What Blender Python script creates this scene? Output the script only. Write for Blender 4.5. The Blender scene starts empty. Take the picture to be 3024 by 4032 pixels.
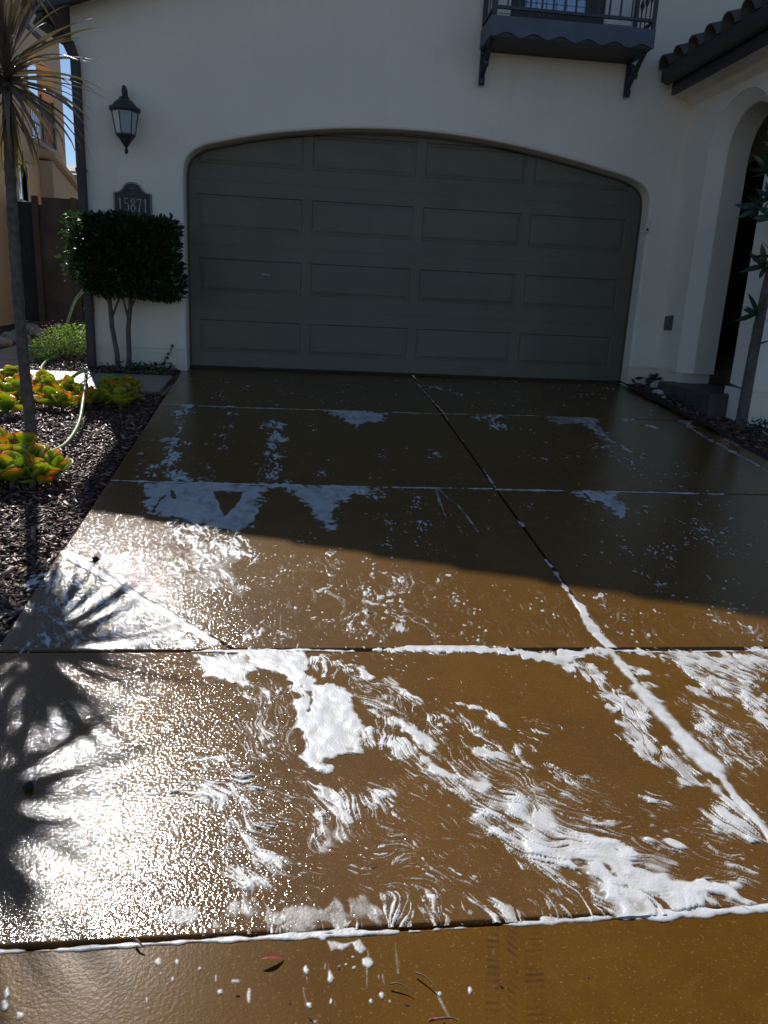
import bpy, bmesh, math, random
import numpy as np
from mathutils import Vector, Matrix
from mathutils.geometry import tessellate_polygon

# ------------------------------------------------------------------ camera, sky, sun, exposure
scn = bpy.context.scene
col = scn.collection
cam_d = bpy.data.cameras.new("camera")
cam = bpy.data.objects.new("camera", cam_d)
col.objects.link(cam)
RT = Vector((0.99363718, -0.10256523, 0.04653524))
UP = Vector((-0.01711026, 0.27091544, 0.96245107))
FW = Vector((0.11132113, 0.9571234, -0.26743673))
cam.matrix_world = Matrix(((RT.x, UP.x, -FW.x, -0.39946), (RT.y, UP.y, -FW.y, -8.70121), (RT.z, UP.z, -FW.z, 0.79188), (0, 0, 0, 1)))
cam_d.sensor_fit = 'HORIZONTAL'
cam_d.sensor_width = 36.0
cam_d.lens = 2979.72 / 3024 * 36.0
cam_d.clip_start = 0.05
cam_d.clip_end = 2000
scn.camera = cam

SUN_EL = math.radians(42.5)
SUN_AZ = math.atan2(-0.31, 0.95)          # measured from +y towards +x
world = bpy.data.worlds.new("World")
scn.world = world
world.use_nodes = True
wn = world.node_tree.nodes
wl = world.node_tree.links
bg = wn["Background"]
sky = wn.new("ShaderNodeTexSky")
sky.sky_type = 'NISHITA'
sky.sun_disc = False
sky.sun_elevation = SUN_EL
sky.sun_rotation = SUN_AZ
sky.altitude = 100
sky.air_density = 0.85
sky.dust_density = 0.05
sky.ozone_density = 3.0
wl.new(sky.outputs[0], bg.inputs[0])
bg.inputs[1].default_value = 0.098

sun_d = bpy.data.lights.new("sun", 'SUN')
sun_d.energy = 5.0
sun_d.angle = math.radians(0.55)
sun_d.color = (1.0, 0.98, 0.945)
sun = bpy.data.objects.new("sun", sun_d)
col.objects.link(sun)
sdir = Vector((math.sin(SUN_AZ) * math.cos(SUN_EL), math.cos(SUN_AZ) * math.cos(SUN_EL), math.sin(SUN_EL)))
sun.rotation_euler = (-sdir).to_track_quat('-Z', 'Y').to_euler()
sun.location = sdir * 40

scn.view_settings.view_transform = 'Standard'
scn.view_settings.look = 'None'
scn.view_settings.exposure = 0.0
scn.view_settings.gamma = 1.0
scn.view_settings.use_curve_mapping = False
scn.cycles.max_bounces = 8
scn.cycles.transparent_max_bounces = 12

rnd = random.Random(7)
S1, S2, YB = 0.0882, 0.015, 5.9941


def zs(y):                                   # height of the paved surface along the plot
    a = np.maximum(-np.asarray(y, float), 0.0)
    return np.where(a < YB, -S1 * a, -S1 * YB - S2 * (a - YB))


def zf(y):
    return float(zs(y))


# ------------------------------------------------------------------ helpers
def mesh_obj(name, verts, faces, mat=None, parent=None, smooth=False, autosmooth=None):
    me = bpy.data.meshes.new(name)
    me.from_pydata([tuple(v) for v in verts], [], faces)
    if smooth:
        me.polygons.foreach_set("use_smooth", [True] * len(me.polygons))
    if mat is not None:
        me.materials.append(mat)
    me.update()
    return link(name, me, parent)


def link(name, me, parent=None, matrix=None):
    o = bpy.data.objects.new(name, me)
    col.objects.link(o)
    if matrix is not None:
        o.matrix_world = matrix
    if parent is not None:
        o.parent = parent
        o.matrix_parent_inverse = Matrix.Translation(-Vector(parent['at']) if 'at' in parent else Vector((0, 0, 0)))
    return o


def tag(o, label=None, cat=None, group=None, kind=None):
    if label: o['label'] = label
    if cat: o['category'] = cat
    if group: o['group'] = group
    if kind: o['kind'] = kind
    return o


def thing(name, loc, label=None, cat=None, group=None, kind=None):
    o = bpy.data.objects.new(name, None)
    col.objects.link(o)
    o.location = loc
    o['at'] = [float(c) for c in loc]
    o.empty_display_size = 0.1
    return tag(o, label, cat, group, kind)


class MB:
    def __init__(s):
        s.v = []; s.f = []

    def add(s, vs, fs):
        n = len(s.v)
        s.v.extend([tuple(v) for v in vs]); s.f.extend([tuple(i + n for i in f) for f in fs])
        return s

    def box(s, x0, x1, y0, y1, z0, z1, bev=0.0):
        if bev <= 0:
            vs = [(x, y, z) for z in (z0, z1) for y in (y0, y1) for x in (x0, x1)]
            return s.add(vs, [(0, 2, 3, 1), (4, 5, 7, 6), (0, 1, 5, 4), (2, 6, 7, 3), (0, 4, 6, 2), (1, 3, 7, 5)])
        bm = bmesh.new()
        bmesh.ops.create_cube(bm, size=1.0)
        for v in bm.verts:
            v.co = Vector(((x0 + x1) / 2 + v.co.x * (x1 - x0), (y0 + y1) / 2 + v.co.y * (y1 - y0), (z0 + z1) / 2 + v.co.z * (z1 - z0)))
        bmesh.ops.bevel(bm, geom=list(bm.edges), offset=bev, segments=2, affect='EDGES', profile=0.5)
        bm.verts.index_update()
        s.add([v.co.copy() for v in bm.verts], [[v.index for v in f.verts] for f in bm.faces])
        bm.free()
        return s

    def tube(s, pts, r, n=8, cap=True):
        pts = [Vector(p) for p in pts]
        rs = r if isinstance(r, (list, tuple)) else [r] * len(pts)
        base = len(s.v)
        t0 = (pts[1] - pts[0]).normalized()
        a = Vector((0, 0, 1)) if abs(t0.z) < 0.9 else Vector((1, 0, 0))
        u = t0.cross(a).normalized()
        for i, p in enumerate(pts):
            t = (pts[min(i + 1, len(pts) - 1)] - pts[max(i - 1, 0)]).normalized()
            u = (u - t * u.dot(t)).normalized()
            w = t.cross(u)
            for k in range(n):
                an = 2 * math.pi * k / n
                s.v.append(tuple(p + (u * math.cos(an) + w * math.sin(an)) * rs[i]))
        for i in range(len(pts) - 1):
            for k in range(n):
                k2 = (k + 1) % n
                s.f.append((base + i * n + k, base + i * n + k2, base + (i + 1) * n + k2, base + (i + 1) * n + k))
        if cap:
            s.f.append(tuple(base + k for k in range(n))[::-1])
            s.f.append(tuple(base + (len(pts) - 1) * n + k for k in range(n)))
        return s

    def lathe(s, prof, c, n=16, sx=1, sy=1, rot=0):
        base = len(s.v)
        for r, z in prof:
            for k in range(n):
                an = 2 * math.pi * k / n + rot
                s.v.append((c[0] + r * math.cos(an) * sx, c[1] + r * math.sin(an) * sy, c[2] + z))
        for i in range(len(prof) - 1):
            for k in range(n):
                k2 = (k + 1) % n
                s.f.append((base + i * n + k, base + i * n + k2, base + (i + 1) * n + k2, base + (i + 1) * n + k))
        s.f.append(tuple(base + k for k in range(n))[::-1])
        s.f.append(tuple(base + (len(prof) - 1) * n + k for k in range(n)))
        return s

    def prism(s, poly, axis, a0, a1):
        """poly in the two other axes, extruded along axis from a0 to a1"""
        n = len(poly)
        def P(p, a):
            if axis == 'y': return (p[0], a, p[1])
            if axis == 'x': return (a, p[0], p[1])
            return (p[0], p[1], a)
        base = len(s.v)
        s.v.extend([P(p, a0) for p in poly] + [P(p, a1) for p in poly])
        tri = tessellate_polygon([[Vector((p[0], p[1], 0)) for p in poly]])
        for t in tri:
            s.f.append(tuple(base + i for i in t)); s.f.append(tuple(base + n + i for i in t[::-1]))
        for i in range(n):
            j = (i + 1) % n
            s.f.append((base + i, base + j, base + n + j, base + n + i))
        return s

    def build(s, name, mat=None, parent=None, smooth=False):
        o = mesh_obj(name, s.v, s.f, mat, parent, smooth)
        bm = bmesh.new(); bm.from_mesh(o.data)
        bmesh.ops.recalc_face_normals(bm, faces=bm.faces)
        bm.to_mesh(o.data); bm.free()
        return o


# ------------------------------------------------------------------ materials
def srgb(r, g, b):
    f = lambda c: (c / 255 / 12.92) if c / 255 <= 0.04045 else ((c / 255 + 0.055) / 1.055) ** 2.4
    return (f(r), f(g), f(b), 1)


class Mat:
    def __init__(s, name, rough=0.6, base=(0.5, 0.5, 0.5), **kw):
        s.m = bpy.data.materials.new(name); s.m.use_nodes = True
        s.n = s.m.node_tree.nodes; s.l = s.m.node_tree.links
        s.p = s.n["Principled BSDF"]
        s.p.inputs["Roughness"].default_value = rough
        s.p.inputs["Base Color"].default_value = (*base[:3], 1)
        for k, v in kw.items():
            s.p.inputs[k.replace('_', ' ')].default_value = v
        s.tc = s.n.new("ShaderNodeTexCoord")

    def noise(s, scale, detail=4, rough=0.55, vec=None, stretch=None, dist=0.0):
        t = s.n.new("ShaderNodeTexNoise")
        t.inputs["Scale"].default_value = scale; t.inputs["Detail"].default_value = detail
        t.inputs["Roughness"].default_value = rough; t.inputs["Distortion"].default_value = dist
        src = vec or s.tc.outputs["Object"]
        if stretch:
            mp = s.n.new("ShaderNodeMapping"); mp.inputs["Scale"].default_value = stretch
            s.l.new(src, mp.inputs["Vector"]); src = mp.outputs[0]
        s.l.new(src, t.inputs["Vector"])
        return t.outputs["Fac"]

    def ramp(s, fac, stops):
        r = s.n.new("ShaderNodeValToRGB")
        e = r.color_ramp.elements
        while len(e) < len(stops): e.new(0.5)
        for el, (p, c) in zip(e, stops):
            el.position = p; el.color = (*c[:3], 1) if not isinstance(c, (int, float)) else (c, c, c, 1)
        s.l.new(fac, r.inputs[0])
        return r.outputs[0]

    def mix(s, fac, a, b, mode='MIX'):
        x = s.n.new("ShaderNodeMix"); x.data_type = 'RGBA'; x.blend_type = mode
        for sock, val in ((x.inputs[0], fac), (x.inputs[6], a), (x.inputs[7], b)):
            if isinstance(val, (int, float)): sock.default_value = val
            elif isinstance(val, tuple): sock.default_value = (*val[:3], 1)
            else: s.l.new(val, sock)
        return x.outputs[2]

    def math(s, op, a, b=0.0, c=None):
        x = s.n.new("ShaderNodeMath"); x.operation = op
        for i, v in enumerate((a, b) if c is None else (a, b, c)):
            if isinstance(v, (int, float)): x.inputs[i].default_value = v
            else: s.l.new(v, x.inputs[i])
        return x.outputs[0]

    def bump(s, h, strength=0.5, dist=0.01, normal=None, to="Normal"):
        b = s.n.new("ShaderNodeBump"); b.inputs["Strength"].default_value = strength; b.inputs["Distance"].default_value = dist
        s.l.new(h, b.inputs["Height"])
        if normal is not None: s.l.new(normal, b.inputs["Normal"])
        if to: s.l.new(b.outputs[0], s.p.inputs[to])
        return b.outputs[0]

    def color(s, sock): s.l.new(sock, s.p.inputs["Base Color"]); return s

    def attr(s, name):
        a = s.n.new("ShaderNodeAttribute"); a.attribute_name = name
        return a

    def rand(s):
        return s.n.new("ShaderNodeObjectInfo").outputs["Random"]


def simple(name, base, rough=0.6, var=0.25, scale=6.0, bump=0.0, bscale=60.0, bdist=0.003, **kw):
    M = Mat(name, rough, base, **kw)
    n = M.noise(scale, 5)
    lo = tuple(c * (1 - var) for c in base); hi = tuple(min(1, c * (1 + var)) for c in base)
    M.color(M.ramp(n, [(0.3, lo), (0.7, hi)]))
    if bump: M.bump(M.noise(bscale, 3), bump, bdist)
    return M.m


def wet_concrete(name, tint=1.0, coat=1.0, extra=None):
    M = Mat(name, 0.5)
    n1 = M.noise(1.3, 6, 0.6); n2 = M.noise(14, 6, 0.65); n3 = M.noise(210, 3, 0.7); n4 = M.noise(3.1, 3, 0.5, stretch=(1, 0.35, 1))
    c = M.ramp(n1, [(0.3, (0.104 * tint, 0.045 * tint, 0.0036 * tint)), (0.7, (0.142 * tint, 0.064 * tint, 0.0062 * tint))])
    c = M.mix(M.ramp(n2, [(0.45, 0.0), (0.8, 0.5)]), c, (0.074 * tint, 0.033 * tint, 0.005 * tint))
    c = M.mix(M.ramp(n4, [(0.5, 0.0), (0.75, 0.35)]), c, (0.155 * tint, 0.069 * tint, 0.0070 * tint))
    c = M.mix(M.ramp(n3, [(0.62, 0.0), (0.72, 0.5)]), c, (0.05, 0.026, 0.01))
    c = M.mix(M.ramp(M.noise(130, 2, 0.6), [(0.62, 0.0), (0.70, 0.42)]), c, (0.30, 0.19, 0.09))
    c = M.mix(M.ramp(M.noise(0.55, 5, 0.62), [(0.42, 0.0), (0.66, 0.30)]), c, (0.080, 0.033, 0.0060))
    c = M.mix(M.ramp(M.noise(2.4, 6, 0.7, dist=1.5), [(0.56, 0.0), (0.70, 0.35)]), c, (0.19, 0.095, 0.018))
    if extra: c = extra(M, c)
    M.color(c)
    M.p.inputs["Specular IOR Level"].default_value = 0.03
    M.bump(M.math('ADD', M.noise(190, 3, 0.7), M.math('MULTIPLY', n2, 0.3)), 0.35 if coat > .5 else 0.22, 0.004)
    # thin film of soapy water: a rough, grainy coat that breaks the sun's reflection into sparks
    M.p.inputs["Coat Weight"].default_value = coat
    M.p.inputs["Coat IOR"].default_value = 1.48
    M.p.inputs["Coat Roughness"].default_value = 0.085 if coat > .5 else 0.25
    g = M.math('ADD', M.noise(118, 1.5, 0.6), M.math('MULTIPLY', M.noise(30, 2, 0.5), 0.36))
    b = M.bump(g, 1.0, 0.00165 if coat > .5 else 0.0004, to=None)
    M.l.new(b, M.p.inputs["Coat Normal"])
    return M.m


def tread(M, c):                              # dirty tyre prints left across the pavement slab
    sx = M.n.new("ShaderNodeSeparateXYZ"); M.l.new(M.tc.outputs["Object"], sx.inputs[0])
    x, y = sx.outputs[0], sx.outputs[1]
    w = M.noise(9, 2)
    def band(x0, hw, sl, fy, ph):
        xx = M.math('SUBTRACT', M.math('ADD', x, M.math("MULTIPLY", M.math("ADD", y, 7.375), -0.26)), x0)
        d = M.math('LESS_THAN', M.math('ABSOLUTE', xx), hw)
        t = M.math('SINE', M.math('ADD', M.math('MULTIPLY', y, fy), M.math('MULTIPLY', xx, sl)))
        return M.math('MULTIPLY', d, M.math('GREATER_THAN', M.math('ADD', t, M.math('MULTIPLY', w, 1.2)), 0.85))
    m = M.math('MAXIMUM', band(0.088, 0.012, 300, 330, 0), M.math('MAXIMUM', band(0.135, 0.020, 0, 420, 0), band(0.045, 0.014, 60, 380, 0)))
    m = M.math('MULTIPLY', m, M.ramp(M.noise(22, 3), [(0.36, 0.0), (0.60, 0.75)]))
    return M.mix(m, c, (0.055, 0.026, 0.010))


M_SLAB = wet_concrete("wet_stained_concrete")
M_WALK = wet_concrete("damp_stained_concrete", 0.92, 0.06, tread)
M_JOINT = simple("joint_dirt", (0.02, 0.014, 0.01), 0.9)


def path_concrete():
    M = Mat("plain_path_concrete", 0.55)
    n = M.noise(3, 5); n2 = M.noise(120, 3)
    c = M.ramp(n, [(0.3, (0.19, 0.16, 0.125)), (0.7, (0.27, 0.235, 0.19))])
    M.color(M.mix(M.ramp(n2, [(0.6, 0.0), (0.75, 0.4)]), c, (0.12, 0.10, 0.08)))
    M.bump(M.noise(130, 3), 0.5, 0.004)
    M.p.inputs["Coat Weight"].default_value = 0.9; M.p.inputs["Coat Roughness"].default_value = 0.28
    M.l.new(M.bump(M.noise(80, 2), 0.7, 0.006, to=None), M.p.inputs["Coat Normal"])
    return M.m


M_PATH = path_concrete()


def stucco(name, base, grime=0.12, bs=0.35):
    M = Mat(name, 0.85, Specular_IOR_Level=0.2)
    n1 = M.noise(0.9, 5); n2 = M.noise(7, 5); st = M.noise(5, 4, stretch=(1, 1, 0.12))
    lo = tuple(c * 0.93 for c in base); hi = tuple(min(1, c * 1.04) for c in base)
    c = M.ramp(n1, [(0.3, lo), (0.7, hi)])
    c = M.mix(M.ramp(st, [(0.55, 0.0), (0.8, grime)]), c, tuple(x * 0.62 for x in base))
    c = M.mix(M.ramp(n2, [(0.6, 0.0), (0.8, grime)]), c, tuple(x * 0.8 for x in base))
    M.color(c)
    M.bump(M.math('ADD', M.noise(38, 5, 0.65), M.math('MULTIPLY', M.noise(5, 4), 1.2)), bs, 0.012)
    return M.m


M_STUCCO = stucco("cream_stucco", (0.81, 0.745, 0.645), 0.22, 0.5)
M_FOUND = stucco("painted_foundation", (0.75, 0.685, 0.58), 0.5)
M_PEACH = stucco("peach_stucco", (0.70, 0.48, 0.30), 0.15)
M_PEACH2 = stucco("tan_shade_stucco", (0.52, 0.40, 0.28), 0.15)  # wall colour toned down, the lean-to's shade is in the colour
M_DOOR = simple("olive_grey_door_paint", (0.118, 0.108, 0.078), 0.5, 0.16, 1.6, 0.12, 240, 0.001)
M_DARKTRIM = simple("dark_brown_trim", (0.035, 0.032, 0.034), 0.55, 0.2, 4)
M_IRON = simple("blue_black_iron", (0.035, 0.042, 0.055), 0.5, 0.2, 8, 0.15, 120, 0.001)
M_BALC = simple("slate_grey_painted_metal", (0.085, 0.105, 0.135), 0.55, 0.15, 3, 0.1, 60, 0.002)
M_TILE = simple("charcoal_clay_tile", (0.075, 0.068, 0.066), 0.75, 0.35, 5, 0.4, 90, 0.004)
M_WHITE = simple("white_trim_paint", (0.66, 0.65, 0.63), 0.5, 0.06, 3)
M_RUBBER = simple("dark_weather_seal", (0.012, 0.012, 0.013), 0.7)
M_FENCE = simple("brown_stained_board", (0.085, 0.052, 0.034), 0.75, 0.35, 3.0, 0.3, 40, 0.004)
M_GATE = simple("black_board", (0.020, 0.022, 0.026), 0.75, 0.3, 3.0, 0.3, 40, 0.004)  # near-black base colour for boards
M_ROCK = simple("river_rock", (0.22, 0.185, 0.15), 0.7, 0.35, 7, 0.4, 40, 0.01)
M_PALE = simple("pale_stone", (0.45, 0.43, 0.40), 0.7, 0.25, 9, 0.4, 50, 0.01)
M_BARK = simple("grey_bark", (0.105, 0.088, 0.075), 0.85, 0.4, 25, 0.8, 45, 0.01)
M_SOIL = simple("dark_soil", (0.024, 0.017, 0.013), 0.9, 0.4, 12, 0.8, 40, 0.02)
M_GROUND = simple("dry_earth", (0.17, 0.14, 0.10), 0.95, 0.3, 0.6)
M_ASPHALT = simple("street_asphalt", (0.05, 0.05, 0.05), 0.85, 0.2, 9, 0.4, 150, 0.004)
M_LAMPMETAL = simple("verdigris_lamp_metal", (0.028, 0.036, 0.036), 0.5, 0.3, 30, 0.2, 120, 0.001)
M_PLAQUE = simple("dark_plaque", (0.022, 0.024, 0.028), 0.5, 0.2, 20, 0.2, 150, 0.001)
M_SILVER = simple("pale_lettering", (0.42, 0.42, 0.41), 0.5, 0.1, 20)
M_BOX = simple("grey_plastic_box", (0.075, 0.080, 0.085), 0.45, 0.1, 8)
M_TWIG = simple("dry_twig", (0.13, 0.075, 0.045), 0.6, 0.4, 60)
M_REDLEAF = simple("red_dry_leaf", (0.23, 0.045, 0.020), 0.4, 0.4, 70, Coat_Weight=0.6)
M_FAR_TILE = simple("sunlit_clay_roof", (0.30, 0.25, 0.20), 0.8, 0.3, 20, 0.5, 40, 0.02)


def leaf_mat(name, c0, c1, trans=0.35, rough=0.38, spec=0.5):
    M = Mat(name, rough)
    c = M.mix(M.noise(9, 2), c0, c1)
    M.color(c); M.p.inputs["Specular IOR Level"].default_value = spec
    t = M.n.new("ShaderNodeBsdfTranslucent")
    M.l.new(M.mix(1.0, c, (1.5, 1.6, 0.6), 'MULTIPLY'), t.inputs[0])
    mx = M.n.new("ShaderNodeMixShader"); mx.inputs[0].default_value = trans
    M.l.new(M.p.outputs[0], mx.inputs[1]); M.l.new(t.outputs[0], mx.inputs[2])
    M.l.new(mx.outputs[0], M.n["Material Output"].inputs[0])
    return M.m


M_HEDGE = leaf_mat("dark_glossy_leaf", (0.020, 0.045, 0.018), (0.045, 0.085, 0.030), 0.25, 0.3)
M_SHRUB = leaf_mat("fresh_green_leaf", (0.13, 0.22, 0.04), (0.24, 0.33, 0.08), 0.45)
M_PINK = leaf_mat("pink_petal", (0.42, 0.12, 0.26), (0.55, 0.22, 0.36), 0.4, 0.5)
M_TREELEAF = leaf_mat("dark_tree_leaf", (0.025, 0.055, 0.035), (0.045, 0.085, 0.05), 0.25, 0.35)
M_PALM = leaf_mat("bronze_strap_leaf", (0.12, 0.094, 0.080), (0.21, 0.165, 0.135), 0.14, 0.24, 0.9)
M_DEADLEAF = leaf_mat("dead_strap_leaf", (0.16, 0.115, 0.065), (0.24, 0.17, 0.09), 0.3, 0.6)


def paddle_mat():
    M = Mat("paddle_leaf", 0.32)
    a = M.attr("rim").outputs["Fac"]; r = M.rand()
    n = M.noise(40, 3)
    k = M.math('ADD', a, M.math('ADD', M.math('MULTIPLY', M.math('SUBTRACT', r, 0.62), 0.55), M.math('MULTIPLY', M.math('SUBTRACT', n, 0.5), 0.25)))
    c = M.ramp(k, [(0.40, (0.26, 0.37, 0.06)), (0.70, (0.50, 0.49, 0.05)), (0.93, (0.58, 0.30, 0.03)), (1.0, (0.52, 0.08, 0.02))])
    M.color(c)
    t = M.n.new("ShaderNodeBsdfTranslucent")
    M.l.new(M.mix(1.0, c, (1.7, 1.6, 0.5), 'MULTIPLY'), t.inputs[0])
    mx = M.n.new("ShaderNodeMixShader"); mx.inputs[0].default_value = 0.55
    M.l.new(M.p.outputs[0], mx.inputs[1]); M.l.new(t.outputs[0], mx.inputs[2])
    M.l.new(mx.outputs[0], M.n["Material Output"].inputs[0])
    return M.m


M_PADDLE = paddle_mat()


def chip_mat():
    M = Mat("wet_bark_chip", 0.45, Specular_IOR_Level=0.45)
    a = M.attr("tone").outputs["Fac"]
    M.color(M.ramp(a, [(0.0, (0.040, 0.023, 0.017)), (0.45, (0.115, 0.052, 0.034)), (0.75, (0.19, 0.055, 0.034)), (0.93, (0.34, 0.25, 0.17))]))
    M.bump(M.noise(160, 3, 0.6, stretch=(1, 1, 1)), 0.5, 0.004)
    M.p.inputs["Coat Weight"].default_value = 0.25; M.p.inputs["Coat Roughness"].default_value = 0.32
    return M.m


M_CHIP = chip_mat()


def foam_mat():
    M = Mat("soap_foam", 0.42, Specular_IOR_Level=0.5)
    a = M.attr("thick").outputs["Fac"]
    n = M.noise(230, 3, 0.6)
    c = M.ramp(a, [(0.10, (0.40, 0.33, 0.25)), (0.5, (0.53, 0.50, 0.465)), (0.92, (0.63, 0.63, 0.63))])
    M.color(c)
    v = M.n.new("ShaderNodeTexVoronoi"); v.inputs["Scale"].default_value = 130
    M.l.new(M.tc.outputs["Object"], v.inputs["Vector"])
    h = M.math('ADD', M.math('MULTIPLY', n, 0.8), M.math('MULTIPLY', v.outputs["Distance"], -0.8))
    M.bump(h, 0.22, 0.003)
    M.p.inputs["Subsurface Weight"].default_value = 0.0
    tr = M.n.new("ShaderNodeBsdfTransparent")
    mx = M.n.new("ShaderNodeMixShader")
    mr = M.n.new("ShaderNodeMapRange"); mr.interpolation_type = 'SMOOTHSTEP'
    mr.inputs["From Min"].default_value = 0.03; mr.inputs["From Max"].default_value = 0.66; mr.inputs["To Max"].default_value = 0.97
    M.l.new(M.math('ADD', a, M.math('MULTIPLY', M.math('SUBTRACT', n, 0.5), 0.34)), mr.inputs["Value"])
    M.l.new(mr.outputs[0], mx.inputs[0]); M.l.new(tr.outputs[0], mx.inputs[1]); M.l.new(M.p.outputs[0], mx.inputs[2])
    M.l.new(mx.outputs[0], M.n["Material Output"].inputs[0])
    return M.m


M_FOAM = foam_mat()


def hose_mat():
    M = Mat("green_hose", 0.42)
    M.color(M.ramp(M.noise(14, 3), [(0.3, (0.15, 0.22, 0.07)), (0.7, (0.24, 0.31, 0.12))]))
    return M.m


M_HOSE = hose_mat()


def glass_mat(name, tint, tr=0.45, rough=0.04):
    M = Mat(name, rough)
    M.p.inputs["Base Color"].default_value = (*tint, 1)
    M.p.inputs["Specular IOR Level"].default_value = 0.8
    M.p.inputs["IOR"].default_value = 1.6
    t = M.n.new("ShaderNodeBsdfTransparent"); t.inputs[0].default_value = (0.85, 0.9, 0.95, 1)
    g = M.n.new("ShaderNodeBsdfGlossy"); g.inputs["Roughness"].default_value = 0.02
    mx = M.n.new("ShaderNodeMixShader"); mx.inputs[0].default_value = 1 - tr
    M.l.new(t.outputs[0], mx.inputs[1]); M.l.new(g.outputs[0], mx.inputs[2])
    M.l.new(mx.outputs[0], M.n["Material Output"].inputs[0])
    return M.m


M_GLASS = glass_mat("window_glass", (0.5, 0.5, 0.5), 0.88)
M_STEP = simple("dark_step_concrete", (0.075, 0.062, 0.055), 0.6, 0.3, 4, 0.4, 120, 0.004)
M_MIRROR = glass_mat("reflecting_window_glass", (0.5, 0.5, 0.5), 0.25)


def frosted():
    M = Mat("frosted_lamp_glass", 0.55, (0.42, 0.47, 0.47), Specular_IOR_Level=0.4)
    M.p.inputs["Transmission Weight"].default_value = 0.25
    M.bump(M.noise(90, 3), 0.3, 0.003)
    return M.m


M_FROST = frosted()

# ------------------------------------------------------------------ ground and paving
def sheet(name, pts, mat, parent=None, n=1):
    return mesh_obj(name, pts, [tuple(range(len(pts)))], mat, parent)


tag(sheet("ground", [(-400, -400, -1.2), (400, -400, -1.2), (400, 400, -1.2), (-400, 400, -1.2)], M_GROUND), kind='structure')
tag(MB().box(-60, 60, -24, -10.6, -1.1, -0.70).build("street", M_ASPHALT), kind='structure')


def inset(poly, d):
    n = len(poly); out = []
    for i in range(n):
        p0, p1, p2 = Vector(poly[i - 1]), Vector(poly[i]), Vector(poly[(i + 1) % n])
        e1 = (p1 - p0).normalized(); e2 = (p2 - p1).normalized()
        n1 = Vector((-e1.y, e1.x)); n2 = Vector((-e2.y, e2.x))
        m = (n1 + n2); m = m / max(0.2, m.dot(n1))
        out.append((p1.x + m.x * d, p1.y + m.y * d))
    return out


def slab(name, poly, mat, parent, gap=0.006, depth=0.10, rim=0.012, lift=0.0):
    a = sum(poly[i - 1][0] * poly[i][1] - poly[i][0] * poly[i - 1][1] for i in range(len(poly)))
    if a < 0: poly = poly[::-1]
    rings = [(gap, -depth), (gap, -rim), (gap + rim * 0.25, -rim * 0.4), (gap + rim * 0.6, -rim * 0.1), (gap + rim, 0.0)]
    vs = []; fs = []; n = len(poly)
    for d, dz in rings:
        for x, y in inset(poly, d):
            vs.append((x, y, zf(y) + dz + lift))
    for r in range(len(rings) - 1):
        for i in range(n):
            j = (i + 1) % n
            fs.append((r * n + i, r * n + j, (r + 1) * n + j, (r + 1) * n + i))
    fs.append(tuple((len(rings) - 1) * n + i for i in range(n)))
    return mesh_obj(name, vs, fs, mat, parent)


Y1, Y2, Y3, Y4 = -1.8814, -4.0022, -5.9941, -7.362
XC = 0.880
J4 = lambda x: -7.3578 + (x + 1.714) * 0.01122     # the bottom joint runs a touch askew
xl = lambda y: -1.700 + 0.0303 * (-y)
xr = lambda y: 3.375 - 0.022 * (-y)
drive = MB()
drive.add([(xl(0) + .02, 0.16, -0.05), (xr(0) - .02, 0.16, -0.05), (xr(Y3), Y3, zf(Y3) - 0.035), (xl(Y3), Y3, zf(Y3) - 0.035),
           (7, Y3, zf(Y3) - 0.035), (7, -10.6, zf(-10.6) - 0.035), (-7, -10.6, zf(-10.6) - 0.035), (-7, Y3, zf(Y3) - 0.035)],
          [(0, 3, 2, 1), (7, 6, 5, 4)])
drive = tag(drive.build("driveway", M_JOINT), "reddish brown concrete driveway, wet and soapy, sloping down from the garage", kind='structure')
DG = (-1.553, -5.069); DH = (-0.640, Y3)
slab("concrete_slab", [(xl(0.15), 0.15), (xl(Y1), Y1), (XC, Y1), (XC, 0.15)], M_SLAB, drive)
slab("concrete_slab", [(XC, 0.15), (XC, Y1), (xr(Y1), Y1), (xr(0.15), 0.15)], M_SLAB, drive)
slab("concrete_slab", [(xl(Y1), Y1), (xl(Y2), Y2), (XC, Y2), (XC, Y1)], M_SLAB, drive)
slab("concrete_slab", [(XC, Y1), (XC, Y2), (xr(Y2), Y2), (xr(Y1), Y1)], M_SLAB, drive)
slab("concrete_slab", [(xl(Y2), Y2), DG, (DH[0], Y3 + .003), (XC, Y3 + .003), (XC, Y2)], M_SLAB, drive)
slab("concrete_slab", [DG, (xl(Y3), Y3 + .003), (DH[0], Y3 + .003)], M_SLAB, drive, gap=0.002, rim=.006)
slab("concrete_slab", [(XC, Y2), (XC, Y3 + .003), (xr(Y3), Y3 + .003), (xr(Y2), Y2)], M_SLAB, drive)
slab("concrete_slab", [(-3.6, Y3 - .004), (-3.6, J4(-3.6)), (XC, J4(XC)), (XC, Y3 - .004)], M_SLAB, drive, gap=.004, rim=0.009)
slab("concrete_slab", [(XC, Y3 - .004), (XC, J4(XC)), (5.2, J4(5.2)), (5.2, Y3 - .004)], M_SLAB, drive, gap=.004, rim=0.009)
walk = tag(MB().box(-7, 7, -10.62, Y4 - .07, -0.9, zf(-9) - 0.06).build("sidewalk", M_JOINT), "brown concrete pavement strip at the foot of the driveway", kind='structure')
slab("concrete_slab", [(-2.6, J4(-2.6) - .003), (-2.6, -9.1), (2.9, -9.1), (2.9, J4(2.9) - .003)], M_WALK, walk, gap=.002, rim=0.007, lift=-0.002)
slab("concrete_slab", [(-6.9, J4(-6.9) - .003), (-6.9, -9.1), (-2.6, -9.1), (-2.6, J4(-2.6) - .003)], M_WALK, walk, gap=.002, rim=0.007, lift=-0.002)
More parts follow.
